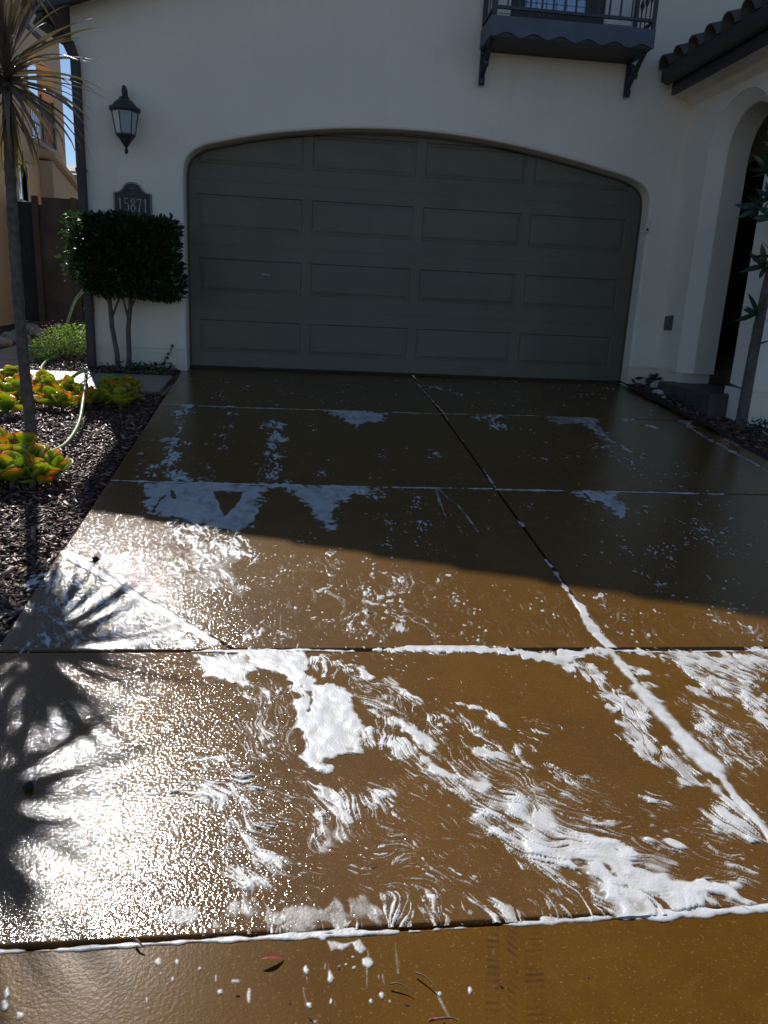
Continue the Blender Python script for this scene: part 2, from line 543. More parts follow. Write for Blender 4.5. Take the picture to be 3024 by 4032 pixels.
slab("concrete_slab", [(2.9, J4(2.9) - .003), (2.9, -9.1), (6.9, -9.1), (6.9, J4(6.9) - .003)], M_WALK, walk, gap=.002, rim=0.007, lift=-0.002)
slab("concrete_slab", [(-6.9, -9.1), (-6.9, -10.6), (6.9, -10.6), (6.9, -9.1)], M_WALK, walk, gap=.002, rim=0.007, lift=-0.002)

# planting beds: soil sheets that follow the slope, 3 cm under the slabs
def bed(name, x0, x1, y0, y1, dz, nx=12, ny=30, seed=0, zfun=zf):
    r = random.Random(seed); vs = []; fs = []
    for j in range(ny + 1):
        for i in range(nx + 1):
            x = x0 + (x1 - x0) * i / nx; y = y0 + (y1 - y0) * j / ny
            e = 0.0 if i in (0, nx) else r.uniform(-.008, .012)
            vs.append((x, y, zfun(y) + dz + e))
    for j in range(ny):
        for i in range(nx):
            a = j * (nx + 1) + i
            fs.append((a, a + 1, a + nx + 2, a + nx + 1))
    return tag(mesh_obj(name, vs, fs, M_SOIL, None, True), kind='structure')


zy = lambda y: 0.045 * y if y > 0 else zf(y)          # side yard rises gently behind
bed("garden_bed", -8.5, -1.53, -5.95, -1.36, -0.035, 20, 30, 1)
bed("garden_bed", -2.74, -1.70, -0.55, -0.14, -0.01, 8, 6, 2)
bed("garden_bed", -3.32, -2.72, -0.50, 1.3, -0.008, 6, 10, 3, zy)
bed("garden_bed", 3.30, 9.0, -5.95, 0.2, 0.005, 24, 30, 4, lambda y: max(zf(y), -0.0882 * -y) + (0.02 if y > -2.3 else 0))
bed("side_yard_ground", -9, -3.95, -1.35, 6.5, -0.02, 20, 20, 5, zy)

path = tag(MB().box(-3.96, -2.8, 4.6, 5.6, 0.1, 0.19).build("path", M_JOINT), "pale concrete garden path running along the side of the house", kind='structure')
def pathslab(poly):
    a = sum(poly[i - 1][0] * poly[i][1] - poly[i][0] * poly[i - 1][1] for i in range(len(poly)))
    if a < 0: poly = poly[::-1]
    vs = []; fs = []; n = len(poly)
    for d, dz in ((.004, -.09), (.004, -.008), (.012, 0.0)):
        for x, y in inset(poly, d): vs.append((x, y, zy(y) + dz + 0.002))
    for r in range(2):
        for i in range(n):
            j = (i + 1) % n; fs.append((r * n + i, r * n + j, (r + 1) * n + j, (r + 1) * n + i))
    fs.append(tuple(2 * n + i for i in range(n)))
    mesh_obj("concrete_slab", vs, fs, M_PATH, path)
pathslab([(-1.725, -0.56), (-1.725, -1.34), (-2.5, -1.34), (-2.5, -0.56)])
pathslab([(-2.5, -0.52), (-2.5, -1.34), (-3.95, -1.34), (-3.95, 0.0), (-3.33, 0.0), (-3.33, -0.52)])
pathslab([(-3.33, 0.0), (-3.95, 0.0), (-3.95, 1.45), (-3.33, 1.45)])
pathslab([(-2.75, 1.45), (-3.95, 1.45), (-3.95, 2.9), (-2.75, 2.9)])
pathslab([(-2.75, 2.9), (-3.95, 2.9), (-3.95, 4.6), (-2.75, 4.6)])

# ------------------------------------------------------------------ the house
house = thing("house", (0.3, 0.2, 0.0), "cream stucco house with an arched garage door, iron balcony and tiled porch", "house")
FY = -0.20
RZ = lambda x: 3.40 + 0.368 * ((x if x < 2.1 else 4.2 - x) + 2.88)     # roof surface


def catmull(pts, k=4):
    out = []
    P = [pts[0]] + list(pts) + [pts[-1]]
    for i in range(1, len(P) - 2):
        for t in range(k):
            u = t / k
            a, b, c, d = (np.array(P[i + j], float) for j in (-1, 0, 1, 2))
            out.append(tuple(0.5 * ((2 * b) + (-a + c) * u + (2 * a - 5 * b + 4 * c - d) * u * u + (-a + 3 * b - 3 * c + d) * u ** 3)))
    out.append(tuple(pts[-1]))
    return out


ARCH = [(-1.636, 0.0), (-1.634, 1.0), (-1.632, 1.75), (-1.628, 1.95), (-1.605, 2.07), (-1.55, 2.150), (-1.46, 2.207), (-1.35, 2.246), (-0.867, 2.36), (-0.308, 2.445),
        (0.20, 2.490), (0.74, 2.505), (1.30, 2.482), (1.85, 2.425), (2.40, 2.338), (2.93, 2.235), (3.13, 2.185), (3.25, 2.128), (3.318, 2.05), (3.342, 1.93), (3.346, 1.75), (3.347, 1.0), (3.348, 0.0)]
ARCH = ARCH[:2] + catmull(ARCH[2:-2], 3) + ARCH[-2:]


def offset_curve(pts, d):                    # pushes an open outline to its left
    out = []
    for i, p in enumerate(pts):
        a = np.array(pts[max(i - 1, 0)]); b = np.array(pts[min(i + 1, len(pts) - 1)])
        t = b - a; t = t / np.linalg.norm(t)
        out.append((p[0] - t[1] * d, p[1] + t[0] * d))
    return out


def ring_strip(mb, rings):
    """rings: list of 3-D point lists of equal length, joined by quads"""
    n = len(rings[0]); base = len(mb.v)
    for r in rings: mb.v.extend([tuple(p) for p in r])
    for k in range(len(rings) - 1):
        for i in range(n - 1):
            a = base + k * n + i
            mb.f.append((a, a + 1, a + n + 1, a + n))


def holed(mb, outer, holes, fn):
    loops = [[Vector((p[0], p[1], 0)) for p in outer]] + [[Vector((p[0], p[1], 0)) for p in h] for h in holes]
    flat = [p for l in loops for p in l]
    tri = tessellate_polygon(loops)
    mb.add([fn(p) for p in flat], [tuple(t) for t in tri])


ARCH_O = [(max(-9, x), max(z, 0.0)) for x, z in offset_curve(ARCH, 0.026)]
ARCH_M = offset_curve(ARCH, 0.008)
SCR = 0.20
wall = MB()
clip = lambda c: [(c[0][0], SCR)] + c[1:-1] + [(c[-1][0], SCR)]
outline = [(-2.655, SCR), (-2.655, RZ(-2.655) - .13), (2.1, RZ(2.1) - .13), (7.3, RZ(7.3) - .13), (7.3, SCR)] + clip(ARCH_O)[::-1]
WX0, WX1, WZ0, WZ1 = 1.62, 2.60, 3.47, 4.70
winhole = [(WX0, WZ0), (WX1, WZ0), (WX1, WZ1), (WX0, WZ1)]
holed(wall, outline, [winhole], lambda p: (p.x, FY, p.y))
f3 = lambda c, y: [(x, y, z) for x, z in c]
ring_strip(wall, [f3(clip(ARCH_O), FY), f3(clip(ARCH_M), FY + .008), f3(clip(ARCH), FY + .026), f3(clip(ARCH), 0.06)])
ring_strip(wall, [f3(winhole + winhole[:1], FY), f3(winhole + winhole[:1], FY + .14)])
ring_strip(wall, [[(-2.655, FY, SCR), (-2.655, FY, RZ(-2.655) - .13)], [(-2.655, 8, SCR), (-2.655, 8, RZ(-2.655) - .13)]])   # left side wall
ring_strip(wall, [[(-2.655, FY, SCR), (-1.662, FY, SCR)], [(-2.655, FY + .03, SCR), (-1.662, FY + .03, SCR)]])
ring_strip(wall, [[(3.374, FY, SCR), (7.3, FY, SCR)], [(3.374, FY + .03, SCR), (7.3, FY + .03, SCR)]])
ring_strip(wall, [[(7.3, FY, SCR), (7.3, FY, RZ(7.3) - .13)], [(7.3, 8, SCR), (7.3, 8, RZ(7.3) - .13)]])
ring_strip(wall, [[(-2.655, 8, SCR), (-2.655, 8, 3.2)], [(7.3, 8, SCR), (7.3, 8, 3.2)]])
wall.build("wall", M_STUCCO, house)
fnd = MB()
fnd.box(-2.640, -1.640, FY + .014, FY + .2, -.4, SCR + .003)
fnd2 = MB(); fnd2.box(3.352, 3.72, FY + .014, FY + .2, -.4, SCR + .003)
fnd.box(-2.640, -2.5, FY + .2, 8, -.4, SCR + .003)
fnd.box(-1.668, -1.636, FY + .002, .06, -.1, SCR + .002)
fnd2.box(3.348, 3.376, FY + .002, .06, -.1, SCR + .002)
fnd.build("foundation", M_FOUND, house); fnd2.build("foundation", M_FOUND, house)
# window behind the balcony
win = MB()
win.box(WX0, WX0 + .15, FY + .02, FY + .10, WZ0, WZ1); win.box(WX1 - .20, WX1, FY + .02, FY + .10, WZ0, WZ1)
win.box(WX0 + .15, WX1 - .20, FY + .02, FY + .10, WZ0, 3.705)
win = win.build("window", M_DARKTRIM, house)
MB().box(WX0 + .15, WX1 - .20, FY + .022, FY + .028, 3.70, WZ1).build("pane", M_GLASS, win)
bl = simple("sky_tinted_blind_slat", (0.66, 0.82, 0.97), 0.5, 0.05)  # slat colour carries the blue sky reflection of the pane
for k in range(14):
    z = 3.73 + k * .065
    MB().add([(WX0 + .15, FY + .055, z + .036), (WX1 - .2, FY + .055, z + .036), (WX1 - .2, FY + .036, z - .026), (WX0 + .15, FY + .036, z - .026)], [(0, 1, 2, 3)]).build("blind_slat", bl, win)
tr = MB(); tr.box(1.49, 1.618, FY - .02, FY + .01, 3.63, 4.75); tr.build("window_surround", M_WHITE, house); tr = MB(); tr.box(2.602, 2.885, FY - .02, FY + .01, 3.62, 4.75)
tr.build("window_surround", M_WHITE, house)
mesh_obj("room_backing", [(WX0, FY + .4, WZ0), (WX1, FY + .4, WZ0), (WX1, FY + .4, WZ1), (WX0, FY + .4, WZ1)], [(0, 1, 2, 3)], M_BALC, house)

# garage door: four sections of stiles and rails, sixteen raised panels
door = MB(); door.box(-1.75, 3.46, 0.045, 0.075, 0.0, 2.62); door = door.build("garage_door", M_DOOR, house)
PX0, PW, PP, PT, PR = -1.5185, 1.098, 1.2, 0.517, 0.640
PH = 0.345
for r in range(4):
    zt = PT + PR * r; zb = zt - PH
    s0 = 0.018 if r == 0 else PT + PR * r - PH - .1575; s1 = zt + .137 if r < 3 else 2.6
    s = MB()
    xs = [-1.74] + [c for k in range(4) for c in (PX0 + PP * k, PX0 + PP * k + PW)] + [3.45]
    s.box(-1.74, 3.45, -.004, .044, s0 + .0002, zb, .0006); s.box(-1.74, 3.45, -.004, .044, zt, s1 - .0002, .0006)
    for k in range(0, 10, 2): s.box(xs[k], xs[k + 1], -.0036, .044, zb - .001, zt + .001)
    s.build("door_section", M_DOOR, door)
    for k in range(4):
        x0 = PX0 + PP * k; x1 = x0 + PW
        rings = []
        for d, y in ((0, -.002), (.010, .007), (.020, .007), (.050, .000), (.056, .000)):
            rings.append([(x0 + d, y, zb + d), (x1 - d, y, zb + d), (x1 - d, y, zt - d), (x0 + d, y, zt - d), (x0 + d, y, zb + d)])
        p = MB(); ring_strip(p, rings)
        q = rings[-1][:4]; p.add(q, [(0, 1, 2, 3)])
        p.build("panel", M_DOOR, door)
MB().box(-1.75, 3.46, -.012, .05, -.004, .020).build("bottom_seal", M_RUBBER, door)
seal = MB()
ring_strip(seal, [f3([(x, z) for x, z in offset_curve(ARCH, -.002)], .020), f3([(x, z) for x, z in offset_curve(ARCH, -.024)], -.012), f3([(x, z) for x, z in offset_curve(ARCH, -.026)], .010)])
seal.build("door_seal", M_RUBBER, door)
lab = MB(); lab.box(-.845, -.80, -.0062, .003, 1.012, 1.022); lab.box(-.79, -.765, -.0062, .003, 1.008, 1.017); lab.build("scratch_mark", M_SILVER, door)

# main roof, seen by the shadow of its stepped rake tiles
roof = MB()
roof.prism([(-2.88, RZ(-2.88) - .11), (-2.88, RZ(-2.88)), (2.1, RZ(2.1)), (7.37, RZ(7.37)), (7.37, RZ(7.37) - .11), (2.1, RZ(2.1) - .12)], 'y', -.50, 8.3)
roof = roof.build("roof", M_TILE, house)
def barrel(L, r, n=8, taper=0.9):
    mb = MB(); vs = []
    for x, rr in ((0, r), (L, r * taper)):
        for k in range(n + 1):
            a = math.pi * k / n
            vs.append((x, math.cos(a) * rr, math.sin(a) * rr))
        for k in range(n + 1):
            a = math.pi * k / n
            vs.append((x, math.cos(a) * (rr - .014), math.sin(a) * (rr - .014)))
    m = n + 1; fs = []
    for k in range(n):
        fs.append((k, k + 1, 2 * m + k + 1, 2 * m + k)); fs.append((m + k, 3 * m + k, 3 * m + k + 1, m + k + 1))
        fs.append((k, m + k, m + k + 1, k + 1)); fs.append((2 * m + k, 2 * m + k + 1, 3 * m + k + 1, 3 * m + k))
    me = bpy.data.meshes.new("barrel_tile"); me.from_pydata(vs, [], fs); me.materials.append(M_TILE)
    me.polygons.foreach_set("use_smooth", [True] * len(fs)); me.update()
    return me
TM = barrel(0.46, 0.115)
sl = math.atan(0.368)
for k in range(16):
    x = -2.93 + k * 0.355
    m = Matrix.Translation((x, -.42, RZ(x) + .005)) @ Matrix.Rotation(-sl - math.radians(-3.5), 4, 'Y')
    link("roof_tile", TM, roof, m)
for k in range(28):
    y = -.42 + .3 * (k + 1)
    m = Matrix.Translation((-2.92, y, RZ(-2.92) + .015)) @ Matrix.Rotation(-sl + math.radians(3.5), 4, 'Y')
    link("roof_tile", TM, roof, m)
fas = MB()
fas.prism([(-2.86, RZ(-2.86) - .20), (-2.86, RZ(-2.86) - .112), (2.1, RZ(2.1) - .112), (2.1, RZ(2.1) - .20)], 'y', -.50, -.465)
fas.prism([(2.1, RZ(2.1) - .20), (2.1, RZ(2.1) - .112), (7.3, RZ(7.3) - .112), (7.3, RZ(7.3) - .20)], 'y', -.50, -.465)
fas.box(-2.87, -2.835, -.464, 8.2, RZ(-2.87) - .24, RZ(-2.87) - .11)
fas.prism([(-2.834, RZ(-2.83) - .2), (-2.834, RZ(-2.83) - .113), (-2.66, RZ(-2.66) - .113), (-2.66, RZ(-2.66) - .2)], 'y', -.464, 8.2)
fas.build("fascia", M_DARKTRIM, house)
def gutter_prof(x, z, s, k=1.0):      # half-round-bottomed gutter section (x,z); s=-1 opens outward to -x
    o = [(0, 0), (0, -.10), (.035 * s, -.128), (.085 * s, -.12), (.118 * s, -.06), (.125 * s, 0), (.112 * s, 0), (.105 * s, -.055), (.08 * s, -.108), (.04 * s, -.115), (.012 * s, -.095), (.012 * s, 0)]
    return [(x + a * k, z + b * k) for a, b in o]
g = MB(); g.prism(gutter_prof(-2.872, RZ(-2.87) - .085, -1, .75), 'y', -.50, 8.2); g.prism([(-2.872, RZ(-2.87) - .085), (-2.872, RZ(-2.87) - .165), (-2.93, RZ(-2.87) - .175), (-2.962, RZ(-2.87) - .085)], 'y', -.504, -.500)
g.build("gutter", M_DARKTRIM, house)
ds = MB()
ds.box(-2.657, -2.577, -.285, FY - .004, -.02, 2.90, .010)
ds.add([(-2.657, -.285, 2.885), (-2.577, -.285, 2.885), (-2.577, -.205, 2.885), (-2.657, -.205, 2.885),
        (-2.70, -.32, 2.99), (-2.62, -.32, 3.02), (-2.62, -.24, 3.05), (-2.70, -.24, 3.02),
        (-2.93, -.44, 3.12), (-2.88, -.44, 3.20), (-2.88, -.36, 3.24), (-2.93, -.36, 3.16)],
       [(0, 1, 5, 4), (1, 2, 6, 5), (2, 3, 7, 6), (3, 0, 4, 7), (4, 5, 9, 8), (5, 6, 10, 9), (6, 7, 11, 10), (7, 4, 8, 11)])
ds = ds.build("downspout", M_DARKTRIM, house)
for z in (0.55, 1.9, 2.7):
    MB().box(-2.664, -2.570, -.290, FY - .002, z, z + .03).build("strap", M_DARKTRIM, ds)

# balcony
bal = MB(); bal.box(1.345, 2.933, -.700, FY - .003, 3.275, 3.43); bal = bal.build("balcony", M_DARKTRIM, house)
BX0, BX1, BYF = 1.333, 2.945, -.714
wave = [(BX0 + (BX1 - BX0) * i / 64, 3.292 + .020 * math.sin(2 * math.pi * (i / 64 * 6.0 - .30)) ** 1) for i in range(65)]
fa = MB(); fa.prism(wave + [(BX1, 3.445), (BX0, 3.445)], 'y', BYF, BYF + .012)
fa.build("front_fascia", M_BALC, bal)
for x in (BX0, BX1 - .012):
    MB().box(x, x + .012, BYF + .0125, FY - .003, 3.29, 3.46).build("side_fascia", M_BALC, bal)
for z in (3.505, 4.38):
    ra = MB()
    ra.box(BX0 + .01, BX1 - .01, BYF + .005, BYF + .03, z, z + .026)
    for x in (BX0 + .008, BX1 - .033): ra.box(x, x + .025, BYF + .031, FY - .003, z, z + .026)
    ra.build("rail", M_IRON, bal)
for x, y in ((BX0 + .005, BYF + .002), (BX1 - .04, BYF + .002), (BX0 + .006, FY - .045), (BX1 - .041, FY - .045)):
    MB().box(x, x + .036, y, y + .036, 3.44, 4.46, .004).build("post", M_IRON, bal)
def baluster(x, y, knot):
    b = MB()
    if knot:
        pr = [(.007, 0), (.007, .20), (.012, .22), (.024, .255), (.012, .29), (.007, .31), (.007, .88)]
        b.lathe(pr, (x, y, 3.50), 8)
    else:
        b.box(x - .008, x + .008, y - .008, y + .008, 3.50, 4.39)
    b.build("baluster", M_IRON, bal)
for k in range(12): baluster(1.475 + k * .1105, BYF + .0175, k in (0, 11))
for xx in (BX0 + .021, BX1 - .021):
    for y in (-.58, -.47, -.36): baluster(xx, y, True)
def spiral(cy, cz, r0, a0, turns, n, sgn=1):
    return [(cy + r0 * (1 - .75 * t / n) * math.cos(a0 + sgn * turns * 2 * math.pi * t / n), cz + r0 * (1 - .75 * t / n) * math.sin(a0 + sgn * turns * 2 * math.pi * t / n)) for t in range(n + 1)]
for x in (1.365, 2.905):
    pth = spiral(-.262, 2.985, .045, math.pi / 2, 1.0, 14, 1)[::-1] + [(-.30, 3.06), (-.37, 3.11)] + [(-.43, 3.15), (-.52, 3.22), (-.60, 3.27)]
    b = MB()
    for pts in (pth, spiral(-.40, 3.115, .05, -.3, 1.1, 14, 1), [(-.236, 2.96), (-.232, 3.1), (-.232, 3.27)], spiral(-.29, 3.20, .055, math.pi, 1.0, 12, -1)):
        base = len(b.v); n = len(pts)
        for i, p in enumerate(pts):
            a = np.array(pts[max(i - 1, 0)]); c = np.array(pts[min(i + 1, n - 1)]); t = (c - a) / max(1e-6, np.linalg.norm(c - a)); nn = np.array([-t[1], t[0]]) * .006
            for sx, sn in ((-.024, 1), (.024, 1), (.024, -1), (-.024, -1)):
                b.v.append((x + sx, p[0] + nn[0] * sn, p[1] + nn[1] * sn))
        for i in range(n - 1):
            for k in range(4):
                b.f.append((base + i * 4 + k, base + i * 4 + (k + 1) % 4, base + (i + 1) * 4 + (k + 1) % 4, base + (i + 1) * 4 + k))
    b.build("bracket", M_IRON, bal)

# entry porch at the right: side wall with a splayed arch, front wall, tiled eave
def parch(hw, zs_, zt_, cy, n=20, z0=SCR):
    pts = [(cy + hw, z0)]
    for k in range(n + 1):
        a = math.pi * k / n
        pts.append((cy + hw * math.cos(a), zs_ + (zt_ - zs_) * math.sin(a) ** .9 if 0 < k < n else zs_))
    return pts + [(cy - hw, z0)]
PXW = 3.66
pa0 = parch(.55, 2.30, 2.85, -1.25); pa1 = parch(.42, 2.28, 2.755, -1.25)
pw = MB()
holed(pw, [(FY, SCR), (FY, 3.12), (-2.15, 3.12), (-2.15, SCR - .04)] + pa0[::-1], [], lambda p: (PXW, p.x, p.y))
ring_strip(pw, [[(PXW, y, z) for y, z in pa0], [(PXW + .012, y * .98 - .025, z - .004) for y, z in pa0], [(PXW + .115, y, z) for y, z in pa1], [(PXW + .13, y * .99 - .0125, z) for y, z in parch(.413, 2.28, 2.748, -1.25)], [(4.02, y * .99 - .0125, z) for y, z in parch(.413, 2.28, 2.748, -1.25)]])
holed(pw, [(FY, SCR), (FY, 3.12), (-2.15, 3.12), (-2.15, SCR - .04)] + parch(.408, 2.28, 2.745, -1.25)[::-1], [], lambda p: (4.02, p.x, p.y))
pw.add([(PXW, -2.15, SCR - .04), (7.2, -2.15, SCR - .04), (7.2, -2.15, 3.12), (PXW, -2.15, 3.12)], [(0, 1, 2, 3)])
pw.add([(4.02, -1.85, .2), (7.2, -1.85, .2), (7.2, -1.85, 3.12), (4.02, -1.85, 3.12)], [(0, 1, 2, 3)])
pw.add([(7.2, -2.15, -.2), (7.2, FY, -.2), (7.2, FY, 3.12), (7.2, -2.15, 3.12)], [(0, 1, 2, 3)])
pw.add([(PXW, -2.15, SCR - .04), (PXW + .03, -2.12, SCR - .04), (7.2, -2.12, SCR - .04), (7.2, -2.15, SCR - .04)], [(0, 1, 2, 3)])
pw.build("porch_wall", M_STUCCO, house)
pf = MB(); pf.box(PXW + .014, 4.0, -.80, FY, -.4, SCR + .003); pf.box(PXW + .014, 4.0, -2.136, -1.70, -.5, SCR - .036); pf.box(4.0, 7.2, -2.136, -1.86, -.5, SCR - .036)
pf.build("porch_foundation", M_FOUND, house)
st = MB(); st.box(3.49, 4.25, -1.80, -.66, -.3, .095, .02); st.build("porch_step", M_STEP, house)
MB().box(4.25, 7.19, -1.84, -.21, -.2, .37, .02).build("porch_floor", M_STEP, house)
MB().prism([(4.25, .372), (4.25, 2.15), (4.40, 2.42), (4.75, 2.62), (5.2, 2.70), (5.65, 2.62), (6.0, 2.42), (6.15, 2.15), (6.15, .372)], "y", FY - .06, FY - .004).build("front_door", M_GATE, house)
MB().box(4.02, 7.2, -2.15, -.2, 3.0, 3.1).build("porch_ceiling", M_STUCCO, house)
pr = MB(); pr.prism([(3.28, 3.13), (3.28, 3.215), (7.4, 3.215 + .368 * 4.12), (7.4, 3.13 + .368 * 4.12)], 'y', -3.0, FY - .01)
pr = pr.build("porch_roof", M_TILE, house)
for k in range(9):
    y = -.345 - .305 * k
    for j in range(3):
        m = Matrix.Translation((3.235 + j * .37, y, 3.225 + j * .37 * .368 + .012)) @ Matrix.Rotation(-sl + math.radians(3.5), 4, 'Y')
        link("roof_tile", TM, pr, m)
pg = MB(); pg.prism(gutter_prof(3.362, 3.215, -1), 'y', -2.95, -.30); pg.prism([(3.362, 3.215), (3.362, 3.11), (3.28, 3.09), (3.24, 3.15), (3.237, 3.215)], 'y', -.304, -.298)
pg.build("porch_gutter", M_DARKTRIM, house)
MB().box(3.364, 3.40, -2.95, -.31, 2.995, 3.17).build("porch_fascia", M_DARKTRIM, house)
cove = [(3.402, 3.125), (3.402, 3.035), (3.45, 3.02), (3.58, 3.0), (3.60, 2.965), (PXW - .002, 2.93), (PXW - .002, 3.125)]
MB().prism(cove, 'y', -2.9, FY - .003).build("porch_soffit", M_STUCCO, house)

# ------------------------------------------------------------------ things fixed to the wall
lam = thing("wall_lantern", (-2.148, -.36, 2.1), "dark tapered wall lantern with frosted panes on the stucco left of the garage", "lantern")
LX, LY = -2.148, -.36
b = MB(); b.lathe([(.055, 2.30), (.078, 2.315), (.082, 2.335)], (LX, LY, -.06), 6, rot=.26); b.lathe([(.004, 2.085), (.016, 2.10), (.020, 2.12), (.010, 2.14), (.018, 2.155), (.03, 2.17), (.06, 2.215), (.085, 2.245), (.098, 2.262)], (LX, LY, -.015), 12)
b.build("base_cup", M_LAMPMETAL, lam, True)
for k in range(6):
    a0 = .26 + k * math.pi / 3; a1 = a0 + math.pi / 3
    P = lambda a, r, z: (LX + r * math.cos(a), LY + r * math.sin(a), z)
    MB().add([P(a0, .088, 2.25), P(a1, .088, 2.25), P(a1, .122, 2.455), P(a0, .122, 2.455)], [(0, 1, 2, 3)]).build("glass_pane", M_FROST, lam)
    MB().tube([P(a0, .090, 2.245), P(a0, .125, 2.46)], .0055, 6).build("rib", M_LAMPMETAL, lam)
b = MB(); b.lathe([(.126, 2.445), (.146, 2.455), (.148, 2.478), (.138, 2.487), (.118, 2.492), (.10, 2.52), (.066, 2.55), (.05, 2.556), (.046, 2.575), (.022, 2.585), (.014, 2.60)], (LX, LY, 0), 24)
b.build("lamp_hood", M_LAMPMETAL, lam, True)
b = MB(); b.tube([(LX, LY, 2.585), (LX - .004, LY + .005, 2.64), (LX - .006, LY + .04, 2.672), (LX - .006, LY + .09, 2.668), (LX - .005, LY + .13, 2.60), (LX - .004, LY + .157, 2.52)], [.018, .020, .021, .019, .016, .014], 10)
b.lathe([(.05, 2.40), (.055, 2.42), (.055, 2.56), (.045, 2.58)], (LX, -.206, 0), 12, 1, .25)
b.build("arm", M_LAMPMETAL, lam, True)

plq = thing("house_number_plaque", (-2.136, -.2, 1.44), "dark arch-topped plaque reading 15871 above the clipped hedge", "plaque")
cx = -2.136
half = [(.187, 1.43), (.187, 1.728), (.176, 1.737), (.160, 1.738), (.125, 1.748), (.098, 1.775), (.080, 1.803), (.058, 1.824), (.030, 1.834)]
pts = [(cx + a, z) for a, z in half] + [(cx, 1.837)] + [(cx - a, z) for a, z in half[::-1]]
MB().prism(pts, 'y', -.219, -.203).build("plate", M_PLAQUE, plq)
def stroke(mb, pts, w, y, th=.003):
    n = len(pts); L = []; R_ = []
    for i, p in enumerate(pts):
        a = np.array(pts[max(i - 1, 0)]); c = np.array(pts[min(i + 1, n - 1)]); t = (c - a) / max(1e-9, np.linalg.norm(c - a)); nn = np.array([-t[1], t[0]])
        ww = w[i] if isinstance(w, list) else w
        L.append(np.array(p) + nn * ww / 2); R_.append(np.array(p) - nn * ww / 2)
    base = len(mb.v)
    for yy in (y, y + th):
        for q in L + R_: mb.v.append((q[0], yy, q[1]))
    for i in range(n - 1):
        mb.f.append((base + i, base + i + 1, base + n + i + 1, base + n + i))
        mb.f.append((base + i, base + 2 * n + i, base + 2 * n + i + 1, base + i + 1)); mb.f.append((base + n + i, base + n + i + 1, base + 3 * n + i + 1, base + 3 * n + i))
    mb.f.append((base, base + n, base + 3 * n, base + 2 * n)); mb.f.append((base + n - 1, base + 3 * n - 1, base + 4 * n - 1, base + 2 * n - 1))
border = [(cx + (x - cx) * .955, 1.60 + (z - 1.60) * .955 + .002) for x, z in pts]
bd = MB(); stroke(bd, border, .005, -.2215); bd.build("border", M_SILVER, plq)
DIG = {'1': [([(.1, .82), (.30, .90), (.47, 1.0)], .05), ([(.47, 1.0), (.47, .0)], .17), ([(.15, .025), (.80, .025)], .05)],
       '5': [([(.22, .97), (.85, .97)], .10), ([(.22, 1.0), (.20, .55)], .07), ([(.20, .55), (.38, .63), (.60, .63), (.80, .50), (.84, .32), (.74, .10), (.50, .02), (.28, .05), (.15, .16)], [.06, .09, .11, .15, .17, .14, .10, .09, .12])],
       '8': [([(.5, .54), (.72, .62), (.78, .78), (.68, .94), (.5, .98), (.32, .94), (.22, .78), (.28, .62), (.5, .54)], [.09, .12, .14, .10, .08, .10, .14, .12, .09]),
             ([(.5, .52), (.78, .42), (.86, .26), (.74, .08), (.5, .02), (.26, .08), (.14, .26), (.22, .42), (.5, .52)], [.09, .13, .16, .11, .08, .11, .16, .13, .09])],
       '7': [([(.12, .94), (.88, .94)], .11), ([(.14, .98), (.12, .74)], .07), ([(.86, .92), (.62, .55), (.46, .25), (.42, .0)], [.08, .12, .15, .17])]}
for k, ch in enumerate("15871"):
    d = MB(); w, h = .058, .128
    x0 = cx - .152 + k * .0625; z0 = 1.556
    for st_, wd in DIG[ch]:
        P = [(x0 + a * w, z0 + c * h) for a, c in st_]
        stroke(d, P, [q * w for q in wd] if isinstance(wd, list) else wd * w, -.2225 - .0002 * k)
    d.build("numeral", M_SILVER, plq)
e = MB()
M_DIM = simple("dim_lettering", (0.12, 0.122, 0.125), 0.5, 0.1, 20)
stroke(e, [(cx + .03 * math.cos(a), 1.785 + .017 * math.sin(a)) for a in np.linspace(.3, 5.8, 16)], .004, -.2215)
stroke(e, [(cx - .02 + .02 * t, 1.778 + .010 * math.sin(t * 5)) for t in np.linspace(0, 2, 12)], .005, -.2217)
stroke(e, [(cx - .045 + .09 * t, 1.727 + .0015 * math.sin(t * 60)) for t in np.linspace(0, 1, 40)], .004, -.2215)
stroke(e, [(cx - .025 + .05 * t, 1.744 + .0015 * math.sin(t * 40)) for t in np.linspace(0, 1, 24)], .004, -.2215)
e.build("emblem", M_DIM, plq)

ob = thing("outlet_box", (3.66, -.425, .64), "small grey weatherproof outlet box low on the stucco right of the garage", "outlet box")
MB().box(3.602, 3.657, -.470, -.380, .645, .785, .008).build("cover", M_BOX, ob)
MB().box(3.647, 3.6585, -.475, -.375, .635, .795, .004).build("back_plate", M_BOX, ob)
MB().box(3.598, 3.606, -.445, -.405, .628, .648, .003).build("latch", M_BOX, ob)
sb = thing("door_sensor_box", (3.335, -.2, 1.66), "small pale sensor box on the right edge of the garage arch", "sensor box")
MB().box(3.312, 3.357, -.226, -.196, 1.655, 1.79, .006).build("case", M_FOUND, sb)
MB().box(3.322, 3.347, -.232, -.2262, 1.67, 1.70, .003).build("button", M_BOX, sb)

